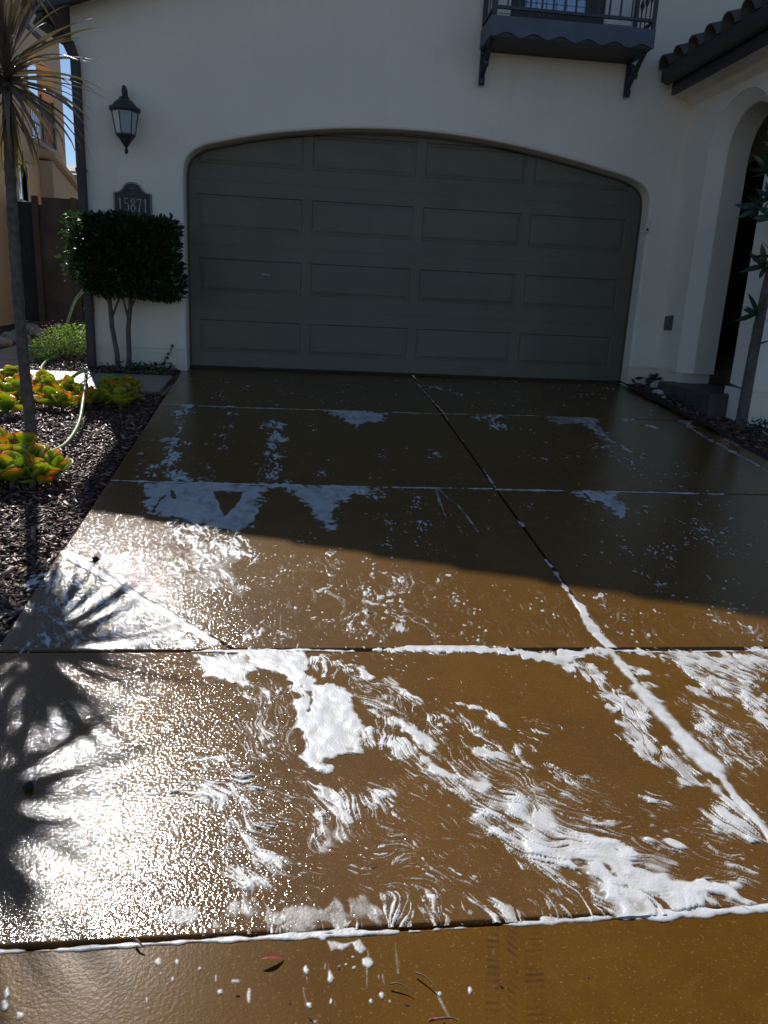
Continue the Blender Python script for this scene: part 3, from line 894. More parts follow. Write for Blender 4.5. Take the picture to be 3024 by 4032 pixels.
# ------------------------------------------------------------------ neighbours behind the side yard
nb = thing("neighbour_house", (-5.0, 6.0, 0.2), "peach stucco neighbouring house with an iron railed opening and a small window", "house")
NX = -5.0
w = MB()
NW = [(3.6, -.2), (7.8, -.2), (7.8, 6.6), (7.0, 6.6), (7.0, 4.85), (3.6, 4.85)]  # tall rear block is added out of view, shaped to shade the path
wh = [(5.02, 2.13), (5.46, 2.13), (5.46, 2.67), (5.02, 2.67)]
lg = [(5.9, 3.19), (7.28, 3.19), (7.28, 4.55), (5.9, 4.55)]
holed(w, NW, [wh, lg], lambda p: (NX, p.x, p.y))
for hl, d in ((wh, .12), (lg, .22)):
    ring_strip(w, [[(NX, y, z) for y, z in hl + hl[:1]], [(NX - d, y, z) for y, z in hl + hl[:1]]])
w.box(-5.30, -5.222, 7.32, 7.5, 3.0, 4.8)
w.box(-5.30, NX - .002, 7.56, 7.798, -.2, 6.59)
w.box(-11, NX - .225, 3.6, 5.6, -.2, 4.84)
w.box(NX - .23, NX - .002, 3.602, 3.8, -.2, 4.84)
w.box(-6.2, NX - .002, 7.002, 7.2, 4.9, 6.59)
w.box(-6.2, NX - .225, 5.6, 7.55, -.2, 3.17)
w.build("wall", M_PEACH, nb)
r = MB(); r.prism([(-4.97, 4.855), (-4.97, 4.93), (-11.5, 4.98), (-11.5, 4.86)], 'y', 3.5, 6.995); r.prism([(-4.9, 6.605), (-4.9, 6.70), (-6.6, 7.1), (-6.8, 6.61)], 'y', 6.9, 8.0)  # second prism caps the added shade block
r.build("roof", M_TILE, nb)
MB().box(-5.04, -4.94, 6.92, 7.95, 6.45, 6.6).build("fascia", M_DARKTRIM, nb)  # trim on the added, unseen shade block
wi = MB()
wi.box(NX - .06, NX + .02, 4.975, 5.02, 2.09, 2.71); wi.box(NX - .06, NX + .02, 5.46, 5.50, 2.09, 2.71)
wi.box(NX - .06, NX + .02, 5.02, 5.46, 2.67, 2.71); wi.box(NX - .06, NX + .07, 4.95, 5.52, 2.055, 2.10)
wi = wi.build("window", M_WHITE, nb)
MB().box(NX - .05, NX - .035, 5.02, 5.46, 2.10, 2.67).build("pane", M_MIRROR, wi)
MB().box(NX + .002, NX + .05, 4.93, 5.66, 2.74, 2.85).build("lintel", M_PEACH2, nb)
MB().box(NX - .1, NX + .06, 5.86, 7.42, 3.115, 3.185).build("sill", M_PEACH2, nb)
rl = MB()
for z in (3.24, 3.48, 3.92): rl.box(NX - .055, NX - .03, 5.9, 7.28, z, z + .022)
for y in (5.905, 6.62, 7.24): rl.box(NX - .06, NX - .025, y, y + .035, 3.19, 4.02)
rl = rl.build("window_railing", M_IRON, nb)
for k in range(17):
    y = 5.975 + k * .077
    MB().box(NX - .050, NX - .036, y, y + .013, 3.24, 3.93).build("bar", M_IRON, rl)
ann = MB(); ann.prism([(6.15, -.2), (8.9, -.2), (8.9, 2.30), (6.15, 2.88)], 'x', -4.997, -4.78)
ann.build("lean_to", M_PEACH2, nb)
MB().prism([(6.05, 2.94), (9.0, 2.32), (9.0, 2.40), (6.05, 3.02)], 'x', -4.997, -4.70).build("lean_to_roof", M_PEACH2, nb)
fh = thing("far_house", (-7.0, 15.0, 0.4), "sunlit tan house roof far behind, seen in the gap beside the downspout", "house")
MB().box(-12, -4.2, 13.6, 20, -.5, 3.72).build("wall", M_PEACH, fh)
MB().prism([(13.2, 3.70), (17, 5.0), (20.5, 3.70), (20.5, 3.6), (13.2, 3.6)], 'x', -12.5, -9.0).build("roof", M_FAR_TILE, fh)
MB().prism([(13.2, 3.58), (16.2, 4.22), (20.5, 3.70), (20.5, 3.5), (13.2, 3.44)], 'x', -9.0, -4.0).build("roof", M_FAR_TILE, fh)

fence = thing("wooden_fence", (-3.8, 4.45, .2), "brown board fence with posts closing the side yard", "fence")
zb = .21
bw = .145
x = -4.62; k = 0
while x < -2.76:
    x1 = min(x + bw, -2.745); tall = 1.985
    if x < -3.95: tall = 2.0 + (.11 if x > -4.5 else 0)
    MB().box(x + .003, x1 - .003, 4.44 + .004 * (k % 2), 4.465 + .004 * (k % 2), zb + .02, tall).build("board", M_FENCE, fence)
    x = x1; k += 1
for xp in (-4.56, -3.98, -2.80):
    MB().box(xp - .045, xp + .045, 4.36, 4.436, zb - .05, 2.12 if xp < -3.9 else 1.97, .006).build("post", M_FENCE, fence)
MB().box(-3.935, -2.845, 4.40, 4.437, 1.955, 2.0).build("cap_rail", M_FENCE, fence)
gate = thing("side_gate", (-5.4, 4.5, .2), "black plank fence panel left of the brown board fence", "fence")
x = -6.4; k = 0
while x < -4.68:
    MB().box(x + .003, x + .137, 4.47 + .003 * (k % 2), 4.495 + .003 * (k % 2), zb + .02, 2.03).build("board", M_GATE, gate)
    x += .14; k += 1
MB().box(-6.4, -4.68, 4.50, 4.53, 1.6, 1.7).build("rail", M_GATE, gate)

# ------------------------------------------------------------------ rocks
def rock(name, x, y, z, sx, sy, sz, mat, label, group, seed):
    r = random.Random(seed)
    bm = bmesh.new(); bmesh.ops.create_icosphere(bm, subdivisions=2, radius=1.0)
    ph = [r.uniform(0, 6) for _ in range(6)]
    for v in bm.verts:
        d = 1 + .13 * math.sin(2.3 * v.co.x + ph[0]) + .12 * math.sin(2.9 * v.co.y + ph[1]) + .1 * math.sin(3.1 * v.co.z + ph[2]) + .05 * math.sin(6 * v.co.x + ph[3])
        v.co = Vector((v.co.x * d * sx, v.co.y * d * sy, max(v.co.z, -.5) * d * sz))
    me = bpy.data.meshes.new(name); bm.to_mesh(me); bm.free(); me.materials.append(mat)
    me.polygons.foreach_set("use_smooth", [True] * len(me.polygons))
    o = bpy.data.objects.new(name, me); col.objects.link(o)
    o.location = (x, y, z); o.rotation_euler = (0, 0, r.uniform(0, 6))
    return tag(o, label, "rock", group)


RK = [(-4.35, 3.15, .17, .11, "largest tan river rock in front of the brown fence post"), (-3.98, 3.25, .12, .09, "river rock at the end of the fence beside the path"),
      (-4.05, 1.15, .14, .10, None), (-4.12, .82, .11, .08, None), (-4.02, 1.62, .12, .09, None), (-4.30, 1.35, .13, .1, None), (-4.08, 2.05, .10, .08, None),
      (-4.25, .60, .10, .08, None), (-4.03, 2.5, .11, .08, None), (-4.38, 1.0, .10, .07, None), (-4.22, 1.85, .11, .08, None), (-4.45, 1.65, .12, .09, None), (-4.28, 2.35, .10, .07, None), (-4.06, .42, .09, .06, None), (-4.5, .8, .1, .07, None), (-4.2, 2.8, .09, .06, None)]
for i, (x, y, s, h, lb) in enumerate(RK):
    rock("river_rock", x, y, zy(y) - .005 + h * .35, s, s * .8, h, M_ROCK, lb or "rounded grey brown river rock in the pile along the shaded side path", "river rocks along the side path", i)
rock("white_stone", 3.60, -.45, zf(-.45) + .06, .10, .07, .06, M_PALE, "pale crumpled stone at the foot of the wall right of the garage door", "pale stones in the right bed", 41)
rock("white_stone", 3.47, -.78, zf(-.78) + .045, .075, .05, .045, M_PALE, "pale flat stone beside the concrete porch step", "pale stones in the right bed", 42)
rock("white_stone", 3.44, -.98, zf(-.98) + .035, .035, .022, .022, M_WHITE, "smallest and whitest stone in front of the porch step", "pale stones in the right bed", 43)
rock("pebble", -1.36, -5.17, zf(-5.17) + .006, .018, .013, .012, M_SOIL, "small dark pebble sitting on the foam of the diagonal joint", None, 44)
rock("bark_lump", -1.125, -6.82, zf(-6.82) + .008, .018, .012, .010, M_SOIL, "dark lump of bark on the wet slab inside the palm shadow", None, 45)

# ------------------------------------------------------------------ bark mulch
def mulch(name, area, n, seed, zfun, dz, label, smin=.012, smax=.050):
    r = np.random.default_rng(seed)
    V = np.zeros((n, 8, 3)); tone = np.zeros(n)
    x = np.zeros(n); y = np.zeros(n); k = 0
    while k < n:
        a = r.uniform(area[0], area[1], n); b = r.uniform(area[2], area[3], n)
        ok = area[4](a, b); m = min(n - k, ok.sum())
        x[k:k + m] = a[ok][:m]; y[k:k + m] = b[ok][:m]; k += m
    L = r.uniform(smin, smax, n) * r.choice([.6, 1, 1, 1.5], n); W = L * r.uniform(.15, .42, n); T = r.uniform(.0025, .006, n)
    yaw = r.uniform(0, 6.283, n); pit = r.normal(0, .28, n); rol = r.normal(0, .45, n)
    sg = np.array([(-1, -.6, -1), (1, -1, -1), (1, .7, -1), (-1, 1, -1), (-1, -.6, 1), (1, -1, 1), (1, .7, 1), (-1, 1, 1)], float)
    P = sg[None] * np.stack([L / 2, W / 2, T / 2], 1)[:, None, :]
    cy, sy = np.cos(yaw), np.sin(yaw); cp, sp = np.cos(pit), np.sin(pit); cr, sr = np.cos(rol), np.sin(rol)
    X, Y, Z = P[..., 0], P[..., 1], P[..., 2]
    Y, Z = Y * cr[:, None] - Z * sr[:, None], Y * sr[:, None] + Z * cr[:, None]
    X, Z = X * cp[:, None] + Z * sp[:, None], -X * sp[:, None] + Z * cp[:, None]
    X, Y = X * cy[:, None] - Y * sy[:, None], X * sy[:, None] + Y * cy[:, None]
    z0 = np.array([zfun(v) for v in y]) + dz + r.uniform(.0, .024, n) + np.abs(Z).max(1) * .55
    V = np.stack([X + x[:, None], Y + y[:, None], Z + z0[:, None]], 2).reshape(-1, 3)
    fq = np.array([(0, 3, 2, 1), (4, 5, 6, 7), (0, 1, 5, 4), (1, 2, 6, 5), (2, 3, 7, 6), (3, 0, 4, 7)])
    F = (fq[None] + (np.arange(n) * 8)[:, None, None]).reshape(-1, 4)
    me = np_mesh(name, V, F, M_CHIP)
    a = me.attributes.new("tone", 'FLOAT', 'POINT'); a.data.foreach_set("value", np.repeat(r.random(n), 8).astype(np.float32))
    o = bpy.data.objects.new(name, me); col.objects.link(o)
    return tag(o, label, None, None, 'stuff')


def np_mesh(name, V, F, mat, smooth=False):
    me = bpy.data.meshes.new(name)
    me.vertices.add(len(V)); me.vertices.foreach_set("co", np.asarray(V, np.float32).ravel())
    k = F.shape[1]
    me.loops.add(F.size); me.loops.foreach_set("vertex_index", F.astype(np.int32).ravel())
    me.polygons.add(len(F)); me.polygons.foreach_set("loop_start", (np.arange(len(F)) * k).astype(np.int32))
    if smooth: me.polygons.foreach_set("use_smooth", np.ones(len(F), bool))
    me.materials.append(mat); me.update(calc_edges=True); me.validate()
    return me


xlv = lambda y: -1.700 + 0.0303 * (-y) - .012
mulch("bark_mulch", (-3.7, -1.5, -5.95, -1.36, lambda x, y: (x < xlv(y)) & (x > -3.4 - (y + 1.4) * .35 * -1 - .2)), 29000, 11, zf, -.038, "wet dark bark mulch between the driveway and the left succulents")
mulch("bark_mulch", (-3.30, -1.72, -.54, 1.2, lambda x, y: ((y < -.16) & (x < -1.74)) | ((x < -2.76))), 3500, 12, zy, -.012, "bark mulch under the clipped hedge and the pink flowering shrub")
mulch("bark_mulch", (3.33, 5.4, -4.4, -.2, lambda x, y: (x > 3.385 - 0.022 * (-y)) & ((x < 3.64) | (y < -2.17)) & ~((x > 3.48) & (y > -1.82) & (y < -.64))), 7000, 13, lambda y: max(zf(y), -0.0882 * -y) + (0.02 if y > -2.3 else 0), 0.0, "dark bark mulch in the shaded bed under the porch wall")

# ------------------------------------------------------------------ foliage helper
def leaf_template(L, W, fold=.25, n=4, curl=.15):
    vs = []; fs = []
    for i in range(n + 1):
        t = i / n
        w = W / 2 * math.sin(math.pi * min(1, (t * .93 + .05))) ** .75
        z = -curl * L * t * t
        vs += [(-w, L * t, z + fold * w), (0, L * t, z), (w, L * t, z + fold * w)]
    for i in range(n):
        a = 3 * i
        fs += [(a, a + 1, a + 4, a + 3), (a + 1, a + 2, a + 5, a + 4)]
    return np.array(vs), np.array(fs)


def leaf_cloud(name, P, D, tmpl, scale, rng, mat, parent=None):
    """P positions, D outward directions (leaf grows along D), one joined mesh"""
    tv, tf = tmpl
    n = len(P)
    D = D / np.linalg.norm(D, axis=1, keepdims=True)
    up = rng.normal(0, 1, (n, 3)); up[:, 2] += 1.2
    sx = np.cross(D, up); sx /= np.linalg.norm(sx, axis=1, keepdims=True)
    nz = np.cross(sx, D)
    sc = scale * rng.uniform(.65, 1.25, n)
    V = (P[:, None, :] + (tv[None, :, 0, None] * sx[:, None] + tv[None, :, 1, None] * D[:, None] + tv[None, :, 2, None] * nz[:, None]) * sc[:, None, None]).reshape(-1, 3)
    F = (tf[None] + (np.arange(n) * len(tv))[:, None, None]).reshape(-1, 4)
    me = np_mesh(name, V, F, mat, True)
    return link(name, me, parent)


# clipped hedge on two bare stems
hg = thing("clipped_hedge", (-2.33, -.35, -.03), "dark box-clipped hedge on bare stems under the house number plaque", "hedge")
rng = np.random.default_rng(5)
def hedge_points(n):
    x = rng.uniform(-2.54, -1.70, n); y = rng.uniform(-.78, -.24, n); z = rng.uniform(.74, 1.455, n)
    f = rng.random(n)
    d = np.stack([rng.normal(0, .5, n), rng.normal(-.4, .5, n), rng.normal(.2, .5, n)], 1)
    m = f < .36; y[m] = -.78 + rng.exponential(.02, m.sum()); d[m, 1] -= 1
    m = (f >= .36) & (f < .52); z[m] = 1.46 - rng.exponential(.035, m.sum()) + .03 * (rng.random(m.sum()) < .06); d[m, 2] += 1
    m = (f >= .52) & (f < .64); x[m] = -2.57 + rng.exponential(.03, m.sum()); d[m, 0] -= 1
    m = (f >= .64) & (f < .74); x[m] = -1.665 - rng.exponential(.03, m.sum()); d[m, 0] += 1
    m = (f >= .74) & (f < .86); z[m] = .73 + rng.exponential(.05, m.sum()) ; d[m, 2] -= 1.3
    bulge = .035 * np.sin(5 * x + 1) + .03 * np.sin(7 * z + 2) + .02 * np.sin(13 * x + 9 * z)
    y += bulge * .8; x += .025 * np.sin(9 * z) + .02 * np.sin(14 * y)
    z += .02 * np.sin(8 * x) + .012 * np.sin(21 * x + 3)
    lowcut = .76 + .14 * np.clip((x + 2.3) / -.36, 0, 1) * 1 + .03 * np.sin(11 * x)
    z = np.maximum(z, lowcut - np.abs(rng.normal(0, .03, n)))
    return np.stack([x, y, z], 1), d
P, D = hedge_points(6500)
ex = rng.random(420); P2 = np.stack([-2.60 - rng.exponential(.03, 420), rng.uniform(-.8, -.2, 420), .85 + .64 * ex], 1)
P = np.vstack([P, P2]); D = np.vstack([D, np.stack([rng.normal(-1, .5, 420), rng.normal(-.3, .5, 420), rng.normal(.3, .5, 420)], 1)])
leaf_cloud("crown", P, D, leaf_template(.055, .030, .3, 3), 1.0, rng, M_HEDGE, hg)
core = MB(); core.box(-2.50, -1.76, -.70, -.30, .90, 1.43); core.build("dark_core", M_SOIL, hg)  # solid dark box, not twigs: darkens the inside and keeps the hedge opaque
for bx, tx, by in ((-2.335, -2.40, -.33), (-2.225, -2.16, -.36)):
    pts = [(bx, by, -.06), (bx + (tx - bx) * .15 + .01, by, .12), (bx + (tx - bx) * .45 - .006, by - .01, .40), (bx + (tx - bx) * .8 + .01, by - .03, .66), (tx, by - .05, .95)]
    MB().tube(pts, [.030, .026, .025, .022, .018], 9).build("trunk", M_BARK, hg, True)
b = MB()
for p0, p1 in (((-2.36, -.34, .52), (-2.24, -.42, .80)), ((-2.19, -.38, .55), (-2.05, -.45, .85)), ((-2.37, -.35, .60), (-2.52, -.40, .88)), ((-2.20, -.37, .50), (-2.28, -.40, .82))):
    b.tube([p0, tuple((a + c) / 2 + .01 for a, c in zip(p0, p1)), p1], [.012, .010, .008], 6)
b.build("branch", M_BARK, hg, True)

# little weed climbing the wall beside the garage
wd = thing("weed", (-1.86, -.24, 0), "small upright weed against the stucco left of the garage door", "plant")
pts = [(-1.92, -.26, -.02), (-1.87, -.255, .06), (-1.82, -.25, .14), (-1.785, -.245, .20), (-1.765, -.245, .255)]
MB().tube(pts, [.004, .004, .003, .003, .002], 5).build("stem", M_HEDGE, wd)
n = 46; t = rng.random(n) * 4; P = np.array([np.array(pts[int(a)]) * (1 - a % 1) + np.array(pts[min(4, int(a) + 1)]) * (a % 1) for a in t])
leaf_cloud("foliage", P, rng.normal(0, 1, (n, 3)), leaf_template(.028, .014), 1.0, rng, M_HEDGE, wd)
def litter(cx, cy, n, rx, ry, z, label, mat, size=.05):
    o = thing("low_weeds", (cx, cy, z), label, "plant")
    P = np.stack([cx + rng.normal(0, rx, n), cy + rng.normal(0, ry, n), z + rng.uniform(0, .07, n)], 1)
    D = rng.normal(0, 1, (n, 3)); D[:, 2] = np.abs(D[:, 2]) * .6
    leaf_cloud("foliage", P, D, leaf_template(size, size * .35), 1.0, rng, mat, o)
litter(-2.05, -.36, 150, .16, .06, -.02, "low dark weeds at the hedge stems along the wall", M_HEDGE)
litter(3.60, -2.55, 130, .14, .10, -.12, "ragged low weeds at the foot of the tree by the porch", M_TREELEAF)
litter(3.50, -1.25, 120, .07, .25, -.08, "ragged low weeds along the front of the porch step", M_TREELEAF)
litter(3.62, -.30, 60, .10, .05, .03, "tuft of thin weeds behind the pale stones", M_TREELEAF, .09)

# pink flowering shrub at the house corner
fs = thing("flowering_shrub", (-3.05, .25, 0), "bright green fine-leaved shrub with tiny pink flowers beside the downspout", "shrub")
n = 3600
a = rng.uniform(0, 6.283, n); rr = np.sqrt(rng.random(n)); 
hx = -3.02 + rr * np.cos(a) * .36; hy = .15 + rr * np.sin(a) * .34
hz = .03 + rng.random(n) ** .8 * (.36 - .22 * rr ** 2) + .16 * np.clip((hx + 3.05) / .3, -.3, 1) * rng.random(n)
P = np.stack([hx, hy, hz], 1); D = np.stack([np.cos(a) * rr + rng.normal(0, .5, n), np.sin(a) * rr + rng.normal(0, .5, n), rng.uniform(.1, 1, n)], 1)
keep = P[:, 0] < -2.745
leaf_cloud("foliage", P[keep], D[keep], leaf_template(.026, .011, .2, 2), 1.0, rng, M_SHRUB, fs)
fl = MB()
for k in range(60):
    a_ = rng.uniform(0, 6.28); r_ = math.sqrt(rng.random()); p = np.array([-3.06 + r_ * math.cos(a_) * .33, .12 + r_ * math.sin(a_) * .32, .20 + .2 * (1 - r_ * r_) + rng.uniform(-.04, .05)])
    if p[0] > -2.75: continue
    for q in range(4):
        b_ = q * 1.57 + a_; d1 = np.array([math.cos(b_), math.sin(b_), .6]) * .010; d2 = np.array([-math.sin(b_), math.cos(b_), 0]) * .005
        fl.add([p, p + d1 * .6 + d2, p + d1, p + d1 * .6 - d2], [(0, 1, 2, 3)])
fl.build("blossom", M_PINK, fs)
sp = MB()
for k in range(26):
    a_ = rng.uniform(0, 6.28); sp.tube([(-3.02, .18, 0), (-3.02 + .15 * math.cos(a_), .16 + .15 * math.sin(a_), .12), (-3.04 + .28 * math.cos(a_), .14 + .28 * math.sin(a_), .24)], [.006, .004, .002], 4)
sp.build("stem", M_BARK, fs)

# ------------------------------------------------------------------ paddle succulents
def paddle_mesh(seed):
    r = random.Random(seed); vs = []; fs = []; rim = []
    NR, NA = 5, 14
    L, W = 1.0, r.uniform(.82, 1.0)
    cup = r.uniform(.18, .30); bend = r.uniform(-.05, .15)
    for side in (0, 1):
        for i in range(NR + 1):
            q = i / NR
            for k in range(NA):
                a = 2 * math.pi * k / NA
                x = W / 2 * q * math.cos(a); y = L * (.56 + .44 * q * math.sin(a))
                if y < .5: x *= (.25 + .75 * max(0, y / .5)) ** .8
                z = cup * (x * x * 2.2 + (y - .5) ** 2 * .6) - bend * y + .035 * q * q * math.sin(3 * a + seed)
                th = .040 * (1 - q ** 4) + .006
                vs.append((x, y, z + (th if side == 0 else -th)))
                rim.append(min(1, max(0, (q * .62 + .30 * (y ** 1.5)))))
    m = (NR + 1) * NA
    for s in (0, 1):
        for i in range(NR):
            for k in range(NA):
                k2 = (k + 1) % NA
                a, b_, c, d = (s * m + i * NA + k, s * m + i * NA + k2, s * m + (i + 1) * NA + k2, s * m + (i + 1) * NA + k)
                fs.append((a, d, c, b_) if s == 0 else (a, b_, c, d))
    for k in range(NA):
        k2 = (k + 1) % NA; a = NR * NA + k; b_ = NR * NA + k2
        fs.append((a, m + a, m + b_, b_))
    me = bpy.data.meshes.new("paddle_leaf"); me.from_pydata(vs, [], fs); me.materials.append(M_PADDLE)
    me.polygons.foreach_set("use_smooth", [True] * len(fs))
    at = me.attributes.new("rim", 'FLOAT', 'POINT'); at.data.foreach_set("value", rim); me.update()
    return me
PM = [paddle_mesh(k) for k in range(4)]
SUC = []
SUC += [(x, y, s, 'A') for x, y, s in ((-3.18, -1.50, 1.0), (-3.02, -1.42, 1.05), (-2.86, -1.62, 1.0), (-2.72, -1.50, .95), (-3.02, -1.85, 1.0), (-2.80, -1.95, .95), (-2.74, -2.38, 1.0), (-2.62, -1.72, .9), (-2.92, -2.2, 1.0))]
SUC += [(x, y, s, 'B') for x, y, s in ((-2.50, -2.05, .95), (-2.36, -2.16, .9), (-2.43, -1.72, .95), (-2.28, -1.85, .9), (-2.18, -2.02, .95), (-2.06, -1.98, 1.0), (-2.10, -1.60, 1.0), (-1.95, -1.78, 1.05), (-1.92, -2.08, .9), (-1.98, -1.48, 1.0))]
SUC += [(x, y, s, 'C') for x, y, s in ((-2.36, -3.62, 1.05), (-2.20, -3.62, .95), (-2.24, -3.88, 1.1), (-2.09, -3.88, 1.0), (-2.05, -3.72, .9), (-1.90, -3.95, .9), (-2.10, -4.10, 1.0), (-1.98, -4.10, .95), (-2.22, -4.08, 1.0))]
LB = ["leftmost paddle succulent of the back row beside the sunlit path", "paddle succulent in the back row right of the leftmost one, against the path", "paddle succulent between the palm trunk and the sunlit path",
      "yellow green paddle succulent just right of the palm trunk by the path", "paddle succulent at the left frame edge in the middle of the upper clump", "paddle succulent hidden mostly behind the palm trunk in the upper clump",
      "lowest paddle succulent of the upper left clump with red leaves near the mulch", "paddle succulent where the hose meets the path, at the right end of the back clump", "paddle succulent low at the left frame edge under the upper clump",
      "leftmost paddle succulent under the hose loop, its leaves over bare mulch", "orange tipped paddle succulent in front of the hose clump", "orange paddle succulent behind the left side of the hose loop", "paddle succulent directly behind the bend of the hose",
      "paddle succulent just left of the hanging part of the hose", "green and red paddle succulent just right of the hose bend", "paddle succulent at the top of the hose loop against the path slab", "shaded paddle succulent with grey green leaves right of the hose clump",
      "shaded paddle succulent nearest the driveway edge", "rearmost shaded paddle succulent beside the walkway slab",
      "leftmost red rimmed paddle succulent above the hose in the front clump", "red rimmed paddle succulent directly behind the palm trunk foot", "red rimmed paddle succulent at the left of the front clump below the hose", "red rimmed paddle succulent at the foot of the palm trunk",
      "small red rimmed paddle succulent where the hose leaves the palm", "rightmost red rimmed paddle succulent of the front clump, beside open mulch", "lowest red rimmed paddle succulent in the middle of the front clump", "red rimmed paddle succulent at the lower right of the front clump", "lowest red rimmed paddle succulent at the left of the front clump"]
GR = {'A': "paddle succulents against the path", 'B': "paddle succulents under the hose loop", 'C': "paddle succulents around the palm"}
NL = 14
sr = random.Random(3)
for (x, y, s, g), lab_ in zip(SUC, LB):
    z = zf(y) - .03
    t = thing("paddle_succulent", (x, y, z), lab_, "succulent", GR[g])
    hh = sr.uniform(.015, .05)
    MB().tube([(x, y, z - .01), (x + sr.uniform(-.02, .02), y - .01, z + hh * .6), (x, y, z + hh + .05)], [.018, .016, .013], 7).build("stem", M_BARK, t, True)
    a0 = sr.uniform(0, 6.28)
    for k in range(NL):
        tier = k / NL
        az = a0 + k * 2.4 + sr.uniform(-.3, .3)
        tilt = math.radians(30 + 52 * tier + sr.uniform(-13, 13))
        L = (.152 - .042 * tier) * s * sr.uniform(.8, 1.15)
        r0 = .035 * (1 - tier) * s
        m = Matrix.Translation((x - math.sin(az) * r0, y + math.cos(az) * r0, z + hh + .075 * tier * s)) @ Matrix.Rotation(az, 4, 'Z') @ Matrix.Rotation(tilt, 4, 'X') @ Matrix.Rotation(sr.uniform(-.5, .5), 4, 'Y') @ Matrix.Diagonal((L, L, L, 1))
        link("leaf", PM[sr.randrange(4)], t, m)

# ------------------------------------------------------------------ palm with two heads
palm = thing("palm", (-2.25, -3.30, -.32), "slender grey trunked palm with bronze strap leaves in the left bed", "palm")
tk = [(-2.246, -3.298, -.36), (-2.25, -3.30, -.10), (-2.262, -3.30, .35), (-2.262, -3.30, .85), (-2.258, -3.30, 1.2), (-2.247, -3.30, 1.6), (-2.232, -3.298, 1.98)]
tk = catmull(tk, 14)
MB().tube(tk, [.040 - .010 * i / (len(tk) - 1) + .0020 * math.sin(i * 2.1) + .0015 * math.sin(i * .7) for i in range(len(tk))], 12).build("trunk", M_BARK, palm, True)
def strap_mesh(seed, droop, L=.60, W=.036, mat=M_PALM):
    n = 9; vs = []; fs = []; r = random.Random(seed); sw = r.uniform(-.05, .05)
    ang = 0.0; y = z = 0.0; ds_ = L / n
    for i in range(n + 1):
        t = i / n; w = W / 2 * (0.55 + .45 * math.sin(math.pi * min(1, t * 1.6 + .2) * .5)) * (1 - t ** 3)
        vs += [(-w + sw * t * t, y, z + w * .55), (sw * t * t, y, z), (w + sw * t * t, y, z + w * .55)]
        ang = -droop * t * t; y += ds_ * math.cos(ang); z += ds_ * math.sin(ang)
    for i in range(n):
        a = 3 * i; fs += [(a, a + 1, a + 4, a + 3), (a + 1, a + 2, a + 5, a + 4)]
    me = bpy.data.meshes.new("strap_leaf"); me.from_pydata(vs, [], fs); me.materials.append(mat)
    me.polygons.foreach_set("use_smooth", [True] * len(fs)); me.update()
    return me
SM = [strap_mesh(k, d) for k, d in enumerate((.2, .4, .6, .9, 1.3))]
SD = [strap_mesh(20 + k, d, .55, .026, M_DEADLEAF) for k, d in enumerate((.5, 1.0))]
def head(c, n, seed, nd, palm):
    r = random.Random(seed)
    for k in range(n):
        t = k / n
        az = k * 2.39996 + r.uniform(-.25, .25)
        el = math.radians(82 - 112 * t + r.uniform(-9, 9))
        z = c[2] + .16 * (1 - t) - .08
        s = r.uniform(.82, 1.12)
        m = Matrix.Translation((c[0], c[1], z)) @ Matrix.Rotation(az, 4, 'Z') @ Matrix.Rotation(el, 4, 'X') @ Matrix.Rotation(r.uniform(-.5, .5), 4, 'Y') @ Matrix.Diagonal((s, s, s, 1))
        link("leaf", SM[min(4, int(t * 4 + r.random()))], palm, m)
    for k in range(nd):
        az = r.uniform(0, 6.28); el = math.radians(-70 + r.uniform(-16, 22)); s = r.uniform(.6, 1.0)
        m = Matrix.Translation((c[0], c[1], c[2] - .10 - r.random() * .12)) @ Matrix.Rotation(az, 4, 'Z') @ Matrix.Rotation(el, 4, 'X') @ Matrix.Diagonal((s, s, s, 1))
        link("leaf", SD[k % 2], palm, m)
head((-2.228, -3.298, 2.03), 116, 1, 34, palm)
palm2 = thing("palm", (-2.80, -3.62, -.36), "taller palm whose bronze leaves hang in from above beside the slender palm", "palm")
tk2 = catmull([(-2.80, -3.62, -.40), (-2.84, -3.62, .4), (-2.80, -3.60, 1.2), (-2.66, -3.58, 2.0), (-2.37, -3.55, 2.58)], 4)
MB().tube(tk2, [.038 - .010 * i / (len(tk2) - 1) for i in range(len(tk2))], 10).build("trunk", M_BARK, palm2, True)
head((-2.33, -3.55, 2.66), 92, 2, 20, palm2)

# ------------------------------------------------------------------ small tree in front of the porch
tre = thing("porch_tree", (3.525, -2.32, -.10), "slim dark trunked tree with whorled leaves in front of the porch pillar", "tree")
tp = catmull([(3.522, -2.32, -.16), (3.523, -2.32, .2), (3.527, -2.32, .6), (3.540, -2.32, 1.0), (3.57, -2.33, 1.5), (3.62, -2.35, 2.2)], 4)
MB().tube(tp, [.052 - .018 * i / (len(tp) - 1) for i in range(len(tp))], 10).build("trunk", M_BARK, tre, True)
lt = leaf_template(.175, .046, .18, 4, .1)
def whorl(c, d, n=9, spread=1.0):
    d = np.array(d, float); d /= np.linalg.norm(d)
    u = np.cross(d, (0.3, .2, 1)); u /= np.linalg.norm(u); v = np.cross(d, u)
    P = []; D = []
    for k in range(n):
        a = k * 2.4; e = .35 + .65 * k / n
        P.append(np.array(c) + d * .03 * (1 - k / n)); D.append(d * (1.1 - e) + (u * math.cos(a) + v * math.sin(a)) * e * spread)
    return P, D
